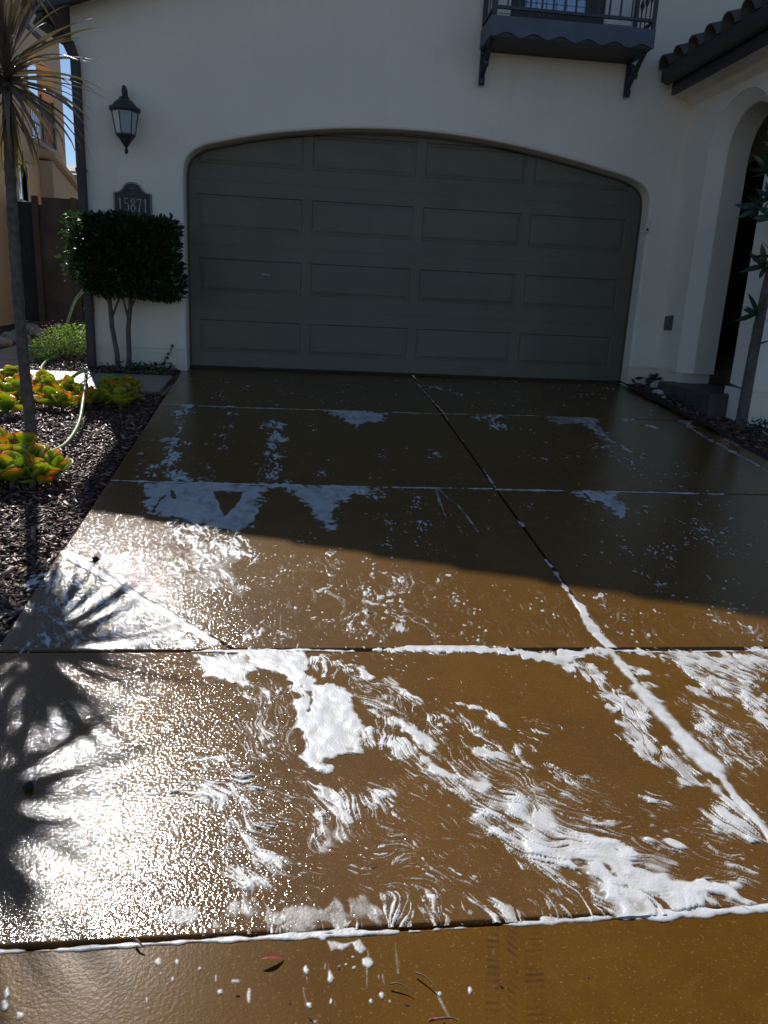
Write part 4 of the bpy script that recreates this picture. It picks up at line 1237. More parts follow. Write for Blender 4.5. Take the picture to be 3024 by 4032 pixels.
WH = [((3.46, -2.40, .83), (-.8, -.4, .3)), ((3.44, -2.42, 1.21), (-.8, -.5, .5)), ((3.50, -2.40, 1.30), (-.4, -.8, .5)), ((3.47, -2.36, 1.60), (-.7, -.4, .5)), ((3.43, -2.36, 1.75), (-.9, -.3, .4)),
      ((3.50, -2.44, 1.72), (-.3, -.8, .5)), ((3.40, -2.34, 1.95), (-.7, -.2, .7)), ((3.52, -2.40, 1.95), (-.2, -.6, .7)), ((3.48, -2.3, 2.12), (-.4, .1, .9)), ((3.60, -2.45, 1.55), (.5, -.8, .3)), ((3.58, -2.42, .62), (.5, -.7, .2)),
      ((3.70, -2.45, 1.9), (.8, -.5, .4)), ((3.75, -2.3, 2.2), (.8, .1, .6)), ((3.62, -2.2, 2.4), (.1, .4, .9)), ((3.55, -2.3, 1.85), (-.4, .3, .6)), ((3.42, -2.25, 1.70), (-.9, .3, .2))]
tb = MB()
allP = []; allD = []
for c, d in WH:
    base = min(tp, key=lambda q: abs(q[2] - (c[2] - .06)))
    tb.tube([base, tuple((np.array(base) + np.array(c)) / 2 + np.array((0, 0, -.01))), c], [.010, .008, .006], 5)
    P, D = whorl(c, d, 11); allP += P; allD += D
tb.build("branch", M_BARK, tre, True)
leaf_cloud("crown", np.array(allP), np.array(allD), lt, 1.0, rng, M_TREELEAF, tre)

# ------------------------------------------------------------------ hose
hz = catmull([(-2.62, -.30, .92), (-2.70, 0.0, .82), (-2.79, .14, .73), (-2.862, .18, .66), (-2.918, .18, .543), (-2.978, .18, .368), (-3.024, .17, .191), (-3.09, .10, .06), (-3.12, -.05, .022), (-3.085, -.28, .012), (-3.02, -.62, -.02), (-2.90, -.92, -.052), (-2.72, -1.22, -.075),
              (-2.50, -1.52, -.02), (-2.36, -1.68, .06), (-2.26, -1.84, .09), (-2.20, -2.05, .05), (-2.135, -2.40, -.07), (-2.07, -2.75, -.17), (-2.03, -3.05, -.222), (-2.02, -3.32, -.262), (-2.05, -3.50, -.275), (-2.13, -3.59, -.27), (-2.21, -3.63, -.22), (-2.27, -3.72, -.20), (-2.31, -3.86, -.24), (-2.36, -4.1, -.31), (-2.5, -4.4, -.365)], 5)
hose = MB().tube(hz, .0145, 10).build("garden_hose", M_HOSE, None, True)
tag(hose, "pale green garden hose looping over the succulents and hanging by the hedge", "hose")

# ------------------------------------------------------------------ litter on the pavement
def twig(pts, r, label, mat=M_TWIG):
    n = len(pts)
    pts = catmull([(x, y, zf(y) + .004 + h) for x, y, h in pts], 3)
    return tag(MB().tube(pts, [r * (1.2 - .8 * i / (len(pts) - 1)) for i in range(len(pts))], 6).build("twig", mat, None, True), label, "twig", None)
def dryleaf(x, y, yaw, L, label, mat=M_REDLEAF):
    tv, tf = leaf_template(L, L * .26, .5, 5, .25)
    c, s = math.cos(yaw), math.sin(yaw)
    vs = [(x + c * a - s * b, y + s * a + c * b, zf(y) + .006 + d + (.2 * L * .9)) for a, b, d in tv]
    zmin = min(v[2] for v in vs); vs = [(a, b, d - zmin + zf(y) + .001) for a, b, d in vs]
    return tag(mesh_obj("dry_leaf", vs, [tuple(f) for f in tf], mat, None, True), label, "leaf", None)
dryleaf(-.462, -7.418, -1.35, .048, "small red dry leaf lying on the pavement near the joint")
dryleaf(-.130, -7.570, -1.5, .030, "reddish leaf at the base of the thickest twig")
twig([(-.200, -7.488, .002), (-.185, -7.490, .006), (-.168, -7.498, .005), (-.154, -7.512, 0)], .0016, "dark curved twig casting a thin shadow on the pavement")
twig([(-.143, -7.464, .002), (-.126, -7.478, .007), (-.112, -7.496, .006), (-.105, -7.513, 0)], .0017, "long thin red brown twig arching over the pavement")
twig([(-.133, -7.571, 0), (-.110, -7.570, .003), (-.085, -7.570, .002), (-.076, -7.575, 0)], .0026, "thickest red brown twig at the bottom edge of the pavement")
twig([(-.730, -7.352, .006), (-.720, -7.362, .008), (-.708, -7.372, .003)], .0028, "short brown twig stuck in the bottom joint")
twig([(-.222, -7.157, 0), (-.205, -7.152, .003), (-.195, -7.151, 0)], .0012, "tiny straw twig on the wet lower slab")
twig([(-.10, -5.69, 0), (-.085, -5.685, .004), (-.068, -5.683, 0)], .0025, "small tan twig among the foam blobs on the sunlit slab")
for i, (x, y) in enumerate(((-.40, -7.512), (-.505, -7.49), (-.36, -7.55), (-.23, -7.57), (-.30, -7.44), (.03, -7.50), (-.55, -7.60), (-.09, -7.60), (-.17, -7.53), (.22, -7.49))):
    rock("soil_crumb", x, y, zf(y) - .006 + .0025, .0035 + .002 * (i % 3), .003, .003, M_SOIL, "tiny dark crumb of soil on the brown pavement", "soil crumbs on the pavement", 60 + i)

# ------------------------------------------------------------------ soap foam
# Outlines are in millimetres on the ground (x right, y towards the house = 0): S solid foam, K streaked foam,
# P bubble spots, L foam along a line, H holes. FLOW lists where the water runs (x, y, dx, dy).
FOAM = [
 ('P','A',0.05,0.15,[-1628,-558,827,-238,798,-1751,-1630,-1786]),
 ('P','A',0.08,0.12,[-1390,-763,-168,-852,-107,-1786,-1343,-1818]),
 ('P','A',0.06,0.15,[1167,-90,3188,-124,3321,-1693,1102,-1765]),
 ('K','A',0.35,0.03,[892,-610,1078,-610,1304,-949,1200,-1085,1066,-836,876,-806]),
 ('L','A',0.8,0.012,[852,-518,875,-1224,902,-1882]),
 ('S','B',0.7,0.05,[-229,-1884,-54,-1908,168,-1901,388,-1918,439,-1959,354,-2040,260,-2338,172,-2263,91,-2379,58,-2566,44,-2385,7,-2389,-30,-2310,-77,-2186,-145,-2014]),
 ('S','B',0.55,0.06,[2068,-1813,2276,-1834,2399,-1890,2255,-2116,2246,-2377,2219,-2774,2214,-3059,2190,-2922,2133,-2669,2110,-2475,2120,-2264,2075,-2002,2019,-1963]),
 ('K','B',0.5,0.08,[2499,-1878,2773,-1857,2779,-2165,2733,-2058,2675,-1973,2498,-2087]),
 ('K','B',0.45,0.06,[1107,-1916,1456,-1894,1407,-2348,1308,-2442,1244,-2570,1192,-2245]),
 ('S','B',0.5,0.06,[1811,-1837,2248,-1838,2169,-2059,2025,-2144,1883,-2162]),
 ('S','B',0.55,0.025,[3184,-1838,3377,-1848,3238,-1927,3168,-2186,3150,-2402,3144,-2940,3134,-3245,3123,-3428,3090,-3482,3092,-3281,3101,-2979,3103,-2468,3115,-2245,3157,-2030]),
 ('S','B',0.5,0.03,[3344,-2166,3420,-2157,3418,-2455,3347,-2812,3265,-2764,3205,-2656,3249,-2514,3321,-2506,3310,-2587,3357,-2379]),
 ('K','B',0.62,0.08,[-1458,-1851,-1348,-1883,-1301,-2453,-1246,-3042,-1196,-3447,-1134,-3927,-1298,-3939,-1343,-3816,-1365,-3373,-1390,-2919,-1424,-2469]),
 ('P','B',0.3,0.08,[-1479,-1854,-1348,-1883,-1301,-2453,-1246,-3042,-1196,-3447,-1134,-3927,-1313,-3940,-1343,-3816,-1365,-3373,-1390,-2919,-1424,-2469]),
 ('K','B',0.32,0.1,[-1067,-1938,-961,-2063,-941,-2648,-932,-3334,-907,-3911,-998,-3918,-1025,-3342,-1054,-2661]),
 ('P','B',0.16,0.1,[-1067,-1938,-961,-2063,-941,-2648,-932,-3334,-899,-3911,-1006,-3918,-1025,-3342,-1054,-2661]),
 ('P','B',0.05,0.15,[-1647,-1974,-1491,-2045,-1302,-3914,-1548,-3956]),
 ('K','B',0.5,0.06,[-618,-2277,-547,-2616,-529,-3308,-508,-3942,-627,-3950,-653,-3257,-676,-2782]),
 ('P','B',0.25,0.06,[-618,-2277,-547,-2616,-529,-3308,-508,-3942,-627,-3950,-653,-3257,-676,-2782]),
 ('K','B',0.25,0.1,[-294,-3439,-206,-3402,-197,-3921,-300,-3928]),
 ('P','B',0.05,0.15,[-546,-2289,-219,-2417,-190,-3920,-504,-3942]),
 ('K','B',0.4,0.06,[450,-3037,679,-3198,651,-3358,572,-3396,435,-3221]),
 ('P','B',0.05,0.15,[79,-3090,813,-2985,708,-3961,61,-3978]),
 ('P','B',0.24,0.2,[1990,-2684,2274,-2768,2443,-3302,2466,-3900,1841,-3939,1878,-3254]),
 ('K','B',0.16,0.2,[2085,-2712,2287,-2984,2566,-3447,2559,-3894,1966,-3931,1979,-3245]),
 ('P','B',0.05,0.2,[1488,-2210,2079,-2312,1488,-3961,1157,-3612]),
 ('L','B',0.7,0.012,[902,-1882,894,-2151]),
 ('L','B',0.6,0.01,[891,-2724,892,-2871]),
 ('L','B',0.7,0.014,[887,-3576,879,-3974]),
 ('L','B',0.8,0.014,[-1633,-1879,-1010,-1916,-194,-1908,687,-1913]),
 ('L','B',0.7,0.012,[709,-1911,1966,-1852,2425,-1828,3283,-1864]),
 ('L','C',0.9,0.02,[-1560,-3991,-1335,-4003,-653,-4012,139,-4015,841,-3998]),
 ('L','C',0.9,0.022,[875,-4015,1915,-4006,2470,-4011,2761,-4022]),
 ('S','C',0.75,0.04,[-1401,-4007,-1025,-4000,-646,-4020,-619,-4159,-614,-4371,-631,-4596,-649,-4747,-755,-4804,-858,-4742,-990,-4667,-1121,-4617,-1222,-4537,-1297,-4369,-1312,-4184,-1378,-4068]),
 ('H','C',1,0.02,[-917,-4160,-746,-4150,-753,-4339,-799,-4531,-814,-4590,-875,-4346]),
 ('H','C',1,0.012,[-1178,-4142,-1145,-4174,-1115,-4319,-1141,-4305]),
 ('H','C',1,0.008,[-1175,-4159,-1202,-4363,-1205,-4536,-1220,-4478,-1212,-4309]),
 ('K','C',0.35,0.05,[-938,-4144,-730,-4131,-739,-4378,-812,-4618]),
 ('K','C',0.42,0.12,[-1246,-4480,-632,-4581,-661,-5101,-649,-5549,-868,-5551,-995,-5110]),
 ('S','C',0.3,0.04,[-953,-4905,-692,-4987,-641,-5549,-693,-5505,-762,-5422,-851,-5529,-911,-5318]),
 ('S','C',0.7,0.04,[-642,-3976,-301,-3997,105,-4019,90,-4091,48,-4133,-16,-4171,-75,-4133,-98,-4275,-174,-4322,-193,-4613,-209,-4759,-232,-4760,-271,-4708,-296,-4599,-343,-4465,-378,-4323,-431,-4195,-485,-4089,-531,-4059,-589,-4125,-634,-4128]),
 ('H','C',1,0.006,[-197,-4438,-190,-4441,-191,-4537,-201,-4547]),
 ('K','C',0.4,0.06,[-10,-4078,110,-4047,84,-4319,4,-4302]),
 ('K','C',0.35,0.08,[245,-4039,292,-4036,305,-4392,315,-4666,262,-4650,252,-4289]),
 ('P','C',0.22,0.06,[237,-4039,300,-4035,320,-4391,329,-4666,248,-4651,237,-4290]),
 ('L','C',0.5,0.014,[477,-4024,462,-4166,449,-4547]),
 ('L','C',0.45,0.012,[493,-4028,524,-4208,559,-4305,583,-4560,593,-4747]),
 ('P','C',0.14,0.15,[19,-4386,366,-4283,434,-4957,410,-5084,-8,-5095]),
 ('P','C',0.04,0.2,[-576,-4720,18,-4407,-8,-5095,-438,-5106]),
 ('S','C',0.7,0.04,[1359,-4023,1737,-4025,1653,-4168,1628,-4348,1538,-4488,1505,-4396,1493,-4222,1452,-4202,1386,-4113]),
 ('H','C',1,0.008,[1458,-4049,1456,-4213,1448,-4202,1449,-4073]),
 ('P','C',0.06,0.2,[1746,-4044,2738,-4059,2120,-5070,1177,-5094]),
 ('P','C',0.1,0.2,[1987,-4416,2470,-4498,1902,-5428,1716,-4814]),
 ('P','C',0.11,0.2,[1736,-4569,2295,-4784,1735,-5703,1284,-5632,1232,-5221]),
 ('K','C',0.05,0.2,[1350,-4460,2368,-4665,1571,-5970,872,-5942]),
 ('K','C',0.15,0.1,[934,-5513,1700,-5760,1571,-5970,915,-5967]),
 ('P','C',0.06,0.1,[934,-5513,1700,-5760,1571,-5970,915,-5967]),
 ('K','C',0.1,0.1,[624,-5405,867,-5514,849,-5967,476,-5965]),
 ('P','C',0.05,0.1,[582,-5562,691,-5561,668,-5966,476,-5965]),
 ('P','C',0.3,0.08,[-97,-5159,98,-5191,86,-5639,197,-5940,122,-5939,-11,-5841,-121,-5598]),
 ('K','C',0.18,0.1,[-239,-5070,346,-5309,350,-5964,-268,-5961]),
 ('K','C',0.3,0.08,[-220,-5697,-75,-5696,-91,-5962,-207,-5961]),
 ('P','C',0.12,0.08,[-214,-5570,-75,-5696,-91,-5962,-231,-5961]),
 ('P','C',0.08,0.15,[-626,-4984,-164,-5124,-207,-5961,-684,-5959]),
 ('K','C',0.12,0.15,[-855,-4991,-164,-5124,-207,-5961,-684,-5959]),
 ('P','C',0.1,0.1,[-1421,-4699,-946,-4811,-694,-5907,-1084,-5553]),
 ('K','C',0.25,0.1,[-1397,-4698,-946,-4811,-727,-5757,-1050,-5417]),
 ('L','C',0.7,0.014,[871,-4567,877,-4653]),
 ('L','C',0.7,0.016,[871,-4581,878,-4652]),
 ('L','C',0.8,0.02,[867,-5118,873,-5201]),
 ('L','C',0.9,0.026,[870,-5273,866,-5537]),
 ('L','C',1,0.042,[867,-5514,868,-5678,858,-5802]),
 ('L','C',1,0.055,[856,-5788,860,-5905,876,-5973]),
 ('L','C',0.9,0.06,[-1527,-5086,-1448,-5170,-1347,-5276,-1211,-5419,-1084,-5553,-964,-5678,-853,-5796,-767,-5892,-722,-5942]),
 ('S','C',0.6,0.04,[-1111,-5562,-970,-5699,-815,-5870,-724,-5956,-812,-5956,-893,-5888,-1003,-5777,-1082,-5659]),
 ('K','C',0.4,0.1,[-1535,-5124,-1067,-5638,-794,-5963,-1478,-5959]),
 ('L','D',1,0.022,[-797,-6005,-544,-6003,-366,-6000,-186,-6009]),
 ('S','D',1,0.02,[-100,-5997,-38,-5983,40,-5945,122,-5937,214,-5949,284,-5978,445,-5986,433,-6030,275,-6019,151,-6027,122,-6018,32,-6008,-42,-6013]),
 ('S','D',1,0.02,[469,-5988,556,-6015,673,-6009,801,-5993,858,-6010,863,-6031,829,-6083,807,-6043,740,-6069,683,-6107,673,-6168,636,-6204,619,-6167,564,-6130,518,-6080,457,-6034]),
 ('L','D',1,0.02,[871,-6011,1099,-6026,1543,-6015]),
 ('S','D',0.9,0.025,[-778,-6035,-563,-6014,-531,-6163,-556,-6159,-576,-6225,-555,-6341,-561,-6371,-579,-6341,-612,-6257,-667,-6234,-708,-6244,-735,-6155]),
 ('S','D',1,0.025,[-598,-6006,-364,-6014,-361,-6096,-353,-6184,-316,-6244,-267,-6258,-236,-6291,-207,-6364,-185,-6491,-182,-6580,-198,-6597,-217,-6670,-293,-6699,-321,-6714,-340,-6744,-367,-6719,-366,-6666,-385,-6540,-381,-6486,-396,-6380,-386,-6330,-414,-6256,-448,-6177,-466,-6148,-554,-6158,-587,-6158]),
 ('H','D',0.8,0.012,[-368,-6310,-341,-6310,-342,-6372,-355,-6440,-349,-6371]),
 ('H','D',0.8,0.008,[-333,-6300,-325,-6310,-331,-6326]),
 ('S','D',1,0.02,[-375,-6705,-340,-6711,-293,-6754,-298,-6772,-328,-6766,-357,-6740]),
 ('K','D',0.45,0.03,[-361,-6034,-258,-6028,-214,-6085,-134,-6249,-198,-6215,-315,-6235,-348,-6178]),
 ('S','D',0.85,0.02,[-257,-6015,-216,-6016,-219,-6072,-191,-6103,-132,-6158,-126,-6216,-173,-6175,-215,-6109,-243,-6085]),
 ('S','D',0.75,0.02,[-83,-6238,-51,-6254,7,-6331,-7,-6352,-66,-6291]),
 ('S','D',0.9,0.02,[120,-6379,183,-6393,260,-6439,286,-6508,285,-6536,254,-6507,232,-6468,185,-6438]),
 ('S','D',1,0.02,[-110,-6485,-75,-6467,-28,-6509,38,-6669,16,-6681,-40,-6599,-74,-6545]),
 ('K','D',0.42,0.04,[-231,-6273,-83,-6242,53,-6384,99,-6603,29,-6717,-114,-6544,-180,-6487]),
 ('K','D',0.68,0.04,[-185,-6542,-100,-6507,-6,-6634,34,-6748,-9,-6777,-107,-6664,-188,-6595]),
 ('K','D',0.35,0.05,[52,-6394,174,-6437,250,-6607,314,-6773,204,-6754,119,-6603]),
 ('S','D',0.85,0.035,[-20,-6731,68,-6765,145,-6841,234,-6921,294,-6956,317,-6996,373,-7036,414,-7085,442,-7121,404,-7153,343,-7117,293,-7068,237,-7030,179,-6990,126,-6923,54,-6838]),
 ('S','D',1,0.03,[437,-7132,477,-7210,525,-7227,586,-7236,631,-7227,691,-7251,707,-7330,677,-7328,617,-7297,530,-7283,449,-7288,389,-7285,378,-7235,387,-7174]),
 ('S','D',0.9,0.03,[262,-7113,327,-7116,375,-7162,398,-7226,389,-7266,355,-7214,308,-7170,264,-7157]),
 ('K','D',0.6,0.05,[-101,-6697,68,-6765,255,-6968,421,-7109,506,-7201,385,-7294,284,-7190,242,-7123,151,-7096,85,-6948,18,-6837]),
 ('K','D',0.5,0.05,[85,-6948,114,-7048,116,-7139,185,-7206,306,-7261,277,-7189,227,-7065,162,-6989]),
 ('K','D',0.26,0.06,[71,-6749,181,-6768,356,-6932,567,-7068,807,-7194,769,-7255,506,-7201,322,-7033,150,-6897]),
 ('S','D',0.7,0.02,[359,-7129,426,-7159,426,-7197,389,-7190,361,-7156]),
 ('S','D',0.7,0.02,[428,-7154,527,-7136,628,-7185,691,-7193,580,-7215,490,-7200]),
 ('K','D',0.4,0.05,[334,-6997,525,-7066,673,-7165,775,-7245,733,-7312,620,-7217,485,-7156,376,-7072]),
 ('S','D',0.8,0.015,[282,-6849,307,-6858,374,-6906,363,-6912,289,-6872]),
 ('S','D',0.8,0.015,[231,-6720,259,-6727,309,-6788,295,-6787,240,-6742]),
 ('S','D',0.8,0.015,[139,-6655,166,-6664,225,-6707,208,-6714,143,-6680]),
 ('S','D',0.8,0.015,[561,-6954,582,-6968,613,-7008,625,-7021,584,-7013,559,-6980]),
 ('S','D',0.8,0.015,[532,-7073,555,-7077,627,-7124,631,-7132,571,-7115,531,-7090]),
 ('S','D',0.8,0.015,[568,-7038,586,-7047,630,-7083,573,-7056]),
 ('K','D',0.5,0.06,[332,-6644,414,-6761,529,-6841,580,-6879,653,-6944,752,-7052,848,-7128,877,-7082,849,-6979,763,-6948,626,-6943,535,-6939,426,-6837,356,-6790]),
 ('K','D',0.6,0.04,[511,-6840,592,-6872,669,-6931,708,-6999,640,-7009,562,-6940]),
 ('K','D',0.3,0.06,[776,-6976,882,-6953,885,-7070,841,-7139,791,-7078]),
 ('K','D',0.8,0.03,[662,-6030,725,-6070,741,-6255,772,-6410,817,-6511,770,-6657,824,-6851,860,-6959,779,-6900,699,-6786,671,-6619,692,-6408,687,-6207]),
 ('S','D',0.8,0.025,[637,-6030,703,-6096,684,-6183,691,-6322,712,-6469,695,-6637,729,-6787,783,-6893,726,-6891,690,-6786,667,-6654,679,-6469,685,-6277,668,-6159]),
 ('S','D',0.9,0.03,[790,-6567,805,-6774,847,-6881,856,-6966,824,-6923,776,-6849,759,-6724]),
 ('L','D',1,0.06,[864,-6010,860,-6173,857,-6347]),
 ('L','D',1,0.1,[853,-6303,857,-6473,864,-6659,876,-6792]),
 ('L','D',1,0.045,[875,-6776,872,-6939,873,-7032,873,-7117]),
 ('S','D',0.9,0.03,[890,-6161,934,-6162,974,-6223,909,-6246,924,-6304,893,-6433,853,-6432,863,-6280]),
 ('K','D',0.72,0.04,[942,-6027,1533,-6032,1192,-6578,1150,-6459,1069,-6351,1067,-6213,1001,-6112]),
 ('S','D',0.7,0.04,[962,-6027,1206,-6040,1380,-6063,1504,-6078,1448,-6168,1316,-6128,1195,-6088,1104,-6189,1078,-6113]),
 ('S','D',0.8,0.03,[1005,-6212,1074,-6295,1134,-6406,1173,-6460,1122,-6448,1051,-6362]),
 ('S','D',0.8,0.03,[1184,-6480,1246,-6492,1203,-6559,1178,-6530]),
 ('K','D',0.28,0.06,[1057,-6373,1180,-6596,877,-7082,896,-6898,909,-6571]),
 ('K','D',0.42,0.06,[-829,-6780,-702,-6774,-572,-6778,-479,-6814,-432,-6896,-446,-7015,-441,-7183,-517,-7172,-581,-7076,-658,-6916]),
 ('K','D',0.5,0.04,[-659,-6906,-582,-6810,-505,-6813,-439,-6876,-460,-6979,-498,-6941,-560,-6992,-594,-6946]),
 ('S','D',0.6,0.02,[-323,-6824,-307,-6841,-288,-6921,-247,-6979,-242,-6993,-272,-6989,-301,-6949,-318,-6881]),
 ('S','D',0.6,0.025,[-345,-6993,-303,-7003,-250,-7023,-270,-7061,-323,-7081,-328,-7037]),
 ('K','D',0.45,0.04,[-375,-6817,-310,-6820,-223,-6904,-231,-7015,-328,-7046,-369,-6937]),
 ('K','D',0.4,0.05,[-295,-6777,-151,-6815,-135,-6917,-223,-6894]),
 ('K','D',0.25,0.08,[-628,-6252,-413,-6309,-371,-6719,-471,-6818,-607,-6742]),
 ('P','D',0.1,0.12,[-461,-7043,-305,-7050,-95,-6970,94,-7067,130,-7178,110,-7251,-455,-7199]),
 ('P','D',0.06,0.12,[-256,-6866,-39,-6875,87,-7095,-230,-7108]),
 ('K','D',0.1,0.12,[-256,-6866,-39,-6875,87,-7095,-230,-7108]),
 ('K','D',0.14,0.05,[-323,-7151,-160,-7174,119,-7218,109,-7256,-166,-7223,-310,-7206]),
 ('P','D',0.1,0.08,[-736,-7197,-192,-7231,-196,-7273,-729,-7238]),
 ('S','D',0.45,0.025,[-724,-7262,-664,-7262,-627,-7270,-592,-7267,-558,-7277,-549,-7262,-490,-7266,-427,-7274,-423,-7284,-417,-7263,-370,-7277,-357,-7291,-347,-7285,-336,-7260,-248,-7262,-218,-7285,-211,-7325,-251,-7297,-292,-7288,-334,-7312,-365,-7310,-416,-7291,-436,-7306,-488,-7284,-543,-7301,-557,-7313,-599,-7291,-648,-7295,-701,-7279]),
 ('K','D',0.18,0.03,[-692,-7273,-208,-7286,-213,-7347,-533,-7357,-678,-7355]),
 ('K','D',0.28,0.03,[-210,-7263,-23,-7245,165,-7273,363,-7274,366,-7321,43,-7344,-197,-7352]),
 ('P','D',0.08,0.03,[-211,-7282,355,-7293,366,-7321,-196,-7344]),
 ('K','D',0.62,0.03,[344,-7263,478,-7260,628,-7248,718,-7312,707,-7330,404,-7337,359,-7321]),
 ('F','D',0.2,0.06,[-1230,-6064,-751,-6158,-367,-6265,-368,-6795,-33,-6717,135,-6976,238,-7218,219,-7276,-1047,-7237,-1323,-6480]),
 ('F','D',0.26,0.06,[-829,-6780,-572,-6778,-432,-6896,-441,-7183,-573,-7154,-739,-7002]),
 ('F','D',0.24,0.05,[968,-6211,1057,-6373,1180,-6596,877,-7082,896,-6898,890,-6607]),
 ('F','D',0.34,0.05,[-231,-6273,-83,-6242,99,-6603,295,-6772,547,-6913,821,-7172,733,-7312,385,-7294,85,-6948,-131,-6712]),
 ('F','D',0.07,0.05,[110,-6026,611,-6030,657,-6653,499,-6794,204,-6398]),
 ('F','C',0.12,0.08,[-1492,-4702,-604,-4893,68,-5194,795,-5439,1679,-5794,1582,-5952,-688,-5960,-1084,-5553]),
 ('F','C',0.25,0.08,[-1437,-4631,-707,-4802,-619,-5943,-708,-5942,-1084,-5553]),
 ('F','C',0.5,0.06,[-1535,-5124,-779,-5942,-1478,-5959]),
 ('L','E',0.8,0.01,[-1041,-7356,-892,-7360,-598,-7352,-390,-7354,-166,-7352]),
 ('L','E',1,0.014,[-140,-7353,99,-7345,284,-7344]),
 ('L','E',1,0.034,[176,-7342,364,-7340,534,-7337,770,-7330]),
 ('L','E',0.8,0.01,[-470,-7352,-390,-7347,-268,-7343]),
 ('S','E',0.6,0.008,[-323,-7367,-283,-7375,-253,-7368,-238,-7393,-252,-7404,-264,-7396,-270,-7380,-291,-7398,-304,-7393,-317,-7400]),
 ('S','E',0.8,0.006,[-362,-7438,-365,-7447,-369,-7450,-375,-7444,-374,-7437,-374,-7427,-369,-7424,-366,-7430]),
 ('S','E',0.8,0.006,[-311,-7459,-315,-7472,-321,-7477,-328,-7468,-327,-7458,-325,-7445,-319,-7439,-315,-7449]),
 ('S','E',0.8,0.006,[-231,-7429,-237,-7438,-242,-7438,-248,-7434,-250,-7428,-249,-7419,-241,-7419,-233,-7423]),
 ('S','E',0.8,0.006,[-218,-7464,-218,-7470,-221,-7472,-222,-7468,-223,-7464,-221,-7459,-219,-7457,-217,-7460]),
 ('S','E',0.8,0.006,[-268,-7413,-268,-7415,-271,-7415,-272,-7415,-274,-7413,-272,-7410,-270,-7410,-267,-7411]),
 ('S','E',0.8,0.006,[-295,-7433,-298,-7435,-301,-7436,-304,-7436,-304,-7433,-304,-7431,-300,-7430,-298,-7430]),
 ('S','E',0.8,0.006,[-356,-7520,-357,-7528,-363,-7529,-367,-7528,-372,-7519,-368,-7512,-363,-7511,-356,-7512]),
 ('S','E',0.8,0.006,[-315,-7513,-317,-7518,-320,-7522,-324,-7520,-324,-7512,-323,-7507,-320,-7503,-317,-7505]),
 ('S','E',0.8,0.006,[-238,-7518,-238,-7521,-241,-7524,-242,-7522,-244,-7517,-242,-7514,-240,-7511,-237,-7512]),
 ('S','E',0.8,0.006,[-212,-7507,-214,-7515,-219,-7517,-223,-7512,-227,-7506,-223,-7498,-217,-7497,-211,-7502]),
 ('S','E',0.8,0.006,[-200,-7521,-201,-7524,-204,-7525,-206,-7523,-206,-7520,-205,-7517,-203,-7516,-201,-7518]),
 ('S','E',0.8,0.006,[-32,-7507,-36,-7512,-39,-7516,-41,-7512,-41,-7506,-40,-7500,-35,-7496,-32,-7500]),
 ('S','E',0.8,0.006,[-98,-7511,-99,-7513,-102,-7513,-103,-7513,-105,-7510,-103,-7508,-101,-7507,-98,-7508]),
 ('S','E',0.8,0.006,[-348,-7555,-348,-7560,-352,-7560,-355,-7558,-358,-7555,-355,-7550,-352,-7550,-347,-7552]),
 ('S','E',0.8,0.006,[-327,-7423,-328,-7433,-330,-7441,-331,-7433,-331,-7423,-330,-7412,-329,-7404,-327,-7412]),
 ('S','E',0.8,0.006,[-387,-7419,-387,-7427,-388,-7433,-389,-7427,-390,-7419,-390,-7411,-388,-7406,-387,-7411]),
 ('S','E',0.8,0.006,[-283,-7429,-285,-7431,-286,-7431,-288,-7431,-289,-7429,-288,-7427,-286,-7427,-284,-7427]),
 ('S','E',0.8,0.006,[-266,-7438,-268,-7439,-269,-7441,-271,-7440,-270,-7437,-271,-7435,-269,-7434,-267,-7435]),
 ('S','E',0.8,0.006,[-329,-7364,-329,-7366,-333,-7366,-335,-7365,-338,-7364,-336,-7362,-332,-7362,-328,-7363]),
 ('L','E',0.35,0.005,[-369,-7443,-366,-7468]),
 ('L','E',0.35,0.005,[-322,-7446,-323,-7419]),
 ('L','E',0.35,0.005,[-242,-7439,-246,-7490]),
 ('L','E',0.35,0.005,[-237,-7397,-235,-7421]),
 ('L','E',0.35,0.005,[-363,-7523,-372,-7499,-375,-7478]),
 ('L','E',0.35,0.005,[-361,-7530,-356,-7550,-352,-7557]),
 ('L','E',0.35,0.005,[-350,-7555,-343,-7531]),
 ('L','E',0.35,0.005,[-211,-7459,-210,-7481]),
 ('L','E',0.35,0.005,[-106,-7505,-97,-7540,-87,-7567]),
 ('L','E',0.35,0.005,[-175,-7381,-177,-7428,-178,-7458]),
 ('S','E',0.6,0.006,[-742,-7403,-744,-7409,-746,-7410,-750,-7409,-752,-7402,-754,-7395,-750,-7394,-746,-7395]),
 ('S','E',0.6,0.006,[-668,-7401,-666,-7408,-672,-7413,-678,-7408,-684,-7400,-680,-7394,-676,-7389,-669,-7394]),
 ('S','E',0.6,0.006,[-633,-7403,-634,-7408,-635,-7411,-638,-7408,-641,-7403,-640,-7399,-638,-7395,-634,-7399]),
 ('S','E',0.6,0.006,[-734,-7477,-732,-7482,-734,-7486,-736,-7484,-739,-7477,-738,-7472,-738,-7468,-735,-7471]),
 ('S','E',0.6,0.006,[-677,-7491,-676,-7498,-678,-7502,-681,-7497,-684,-7490,-684,-7483,-682,-7479,-679,-7484]),
 ('S','E',0.6,0.006,[-660,-7429,-662,-7431,-664,-7433,-667,-7432,-668,-7429,-668,-7427,-665,-7425,-662,-7426]),
 ('S','E',0.6,0.006,[-636,-7444,-637,-7447,-638,-7450,-641,-7448,-642,-7444,-642,-7441,-640,-7438,-638,-7440]),
 ('S','E',0.6,0.006,[-502,-7457,-506,-7462,-512,-7462,-519,-7461,-519,-7456,-518,-7452,-513,-7451,-508,-7452]),
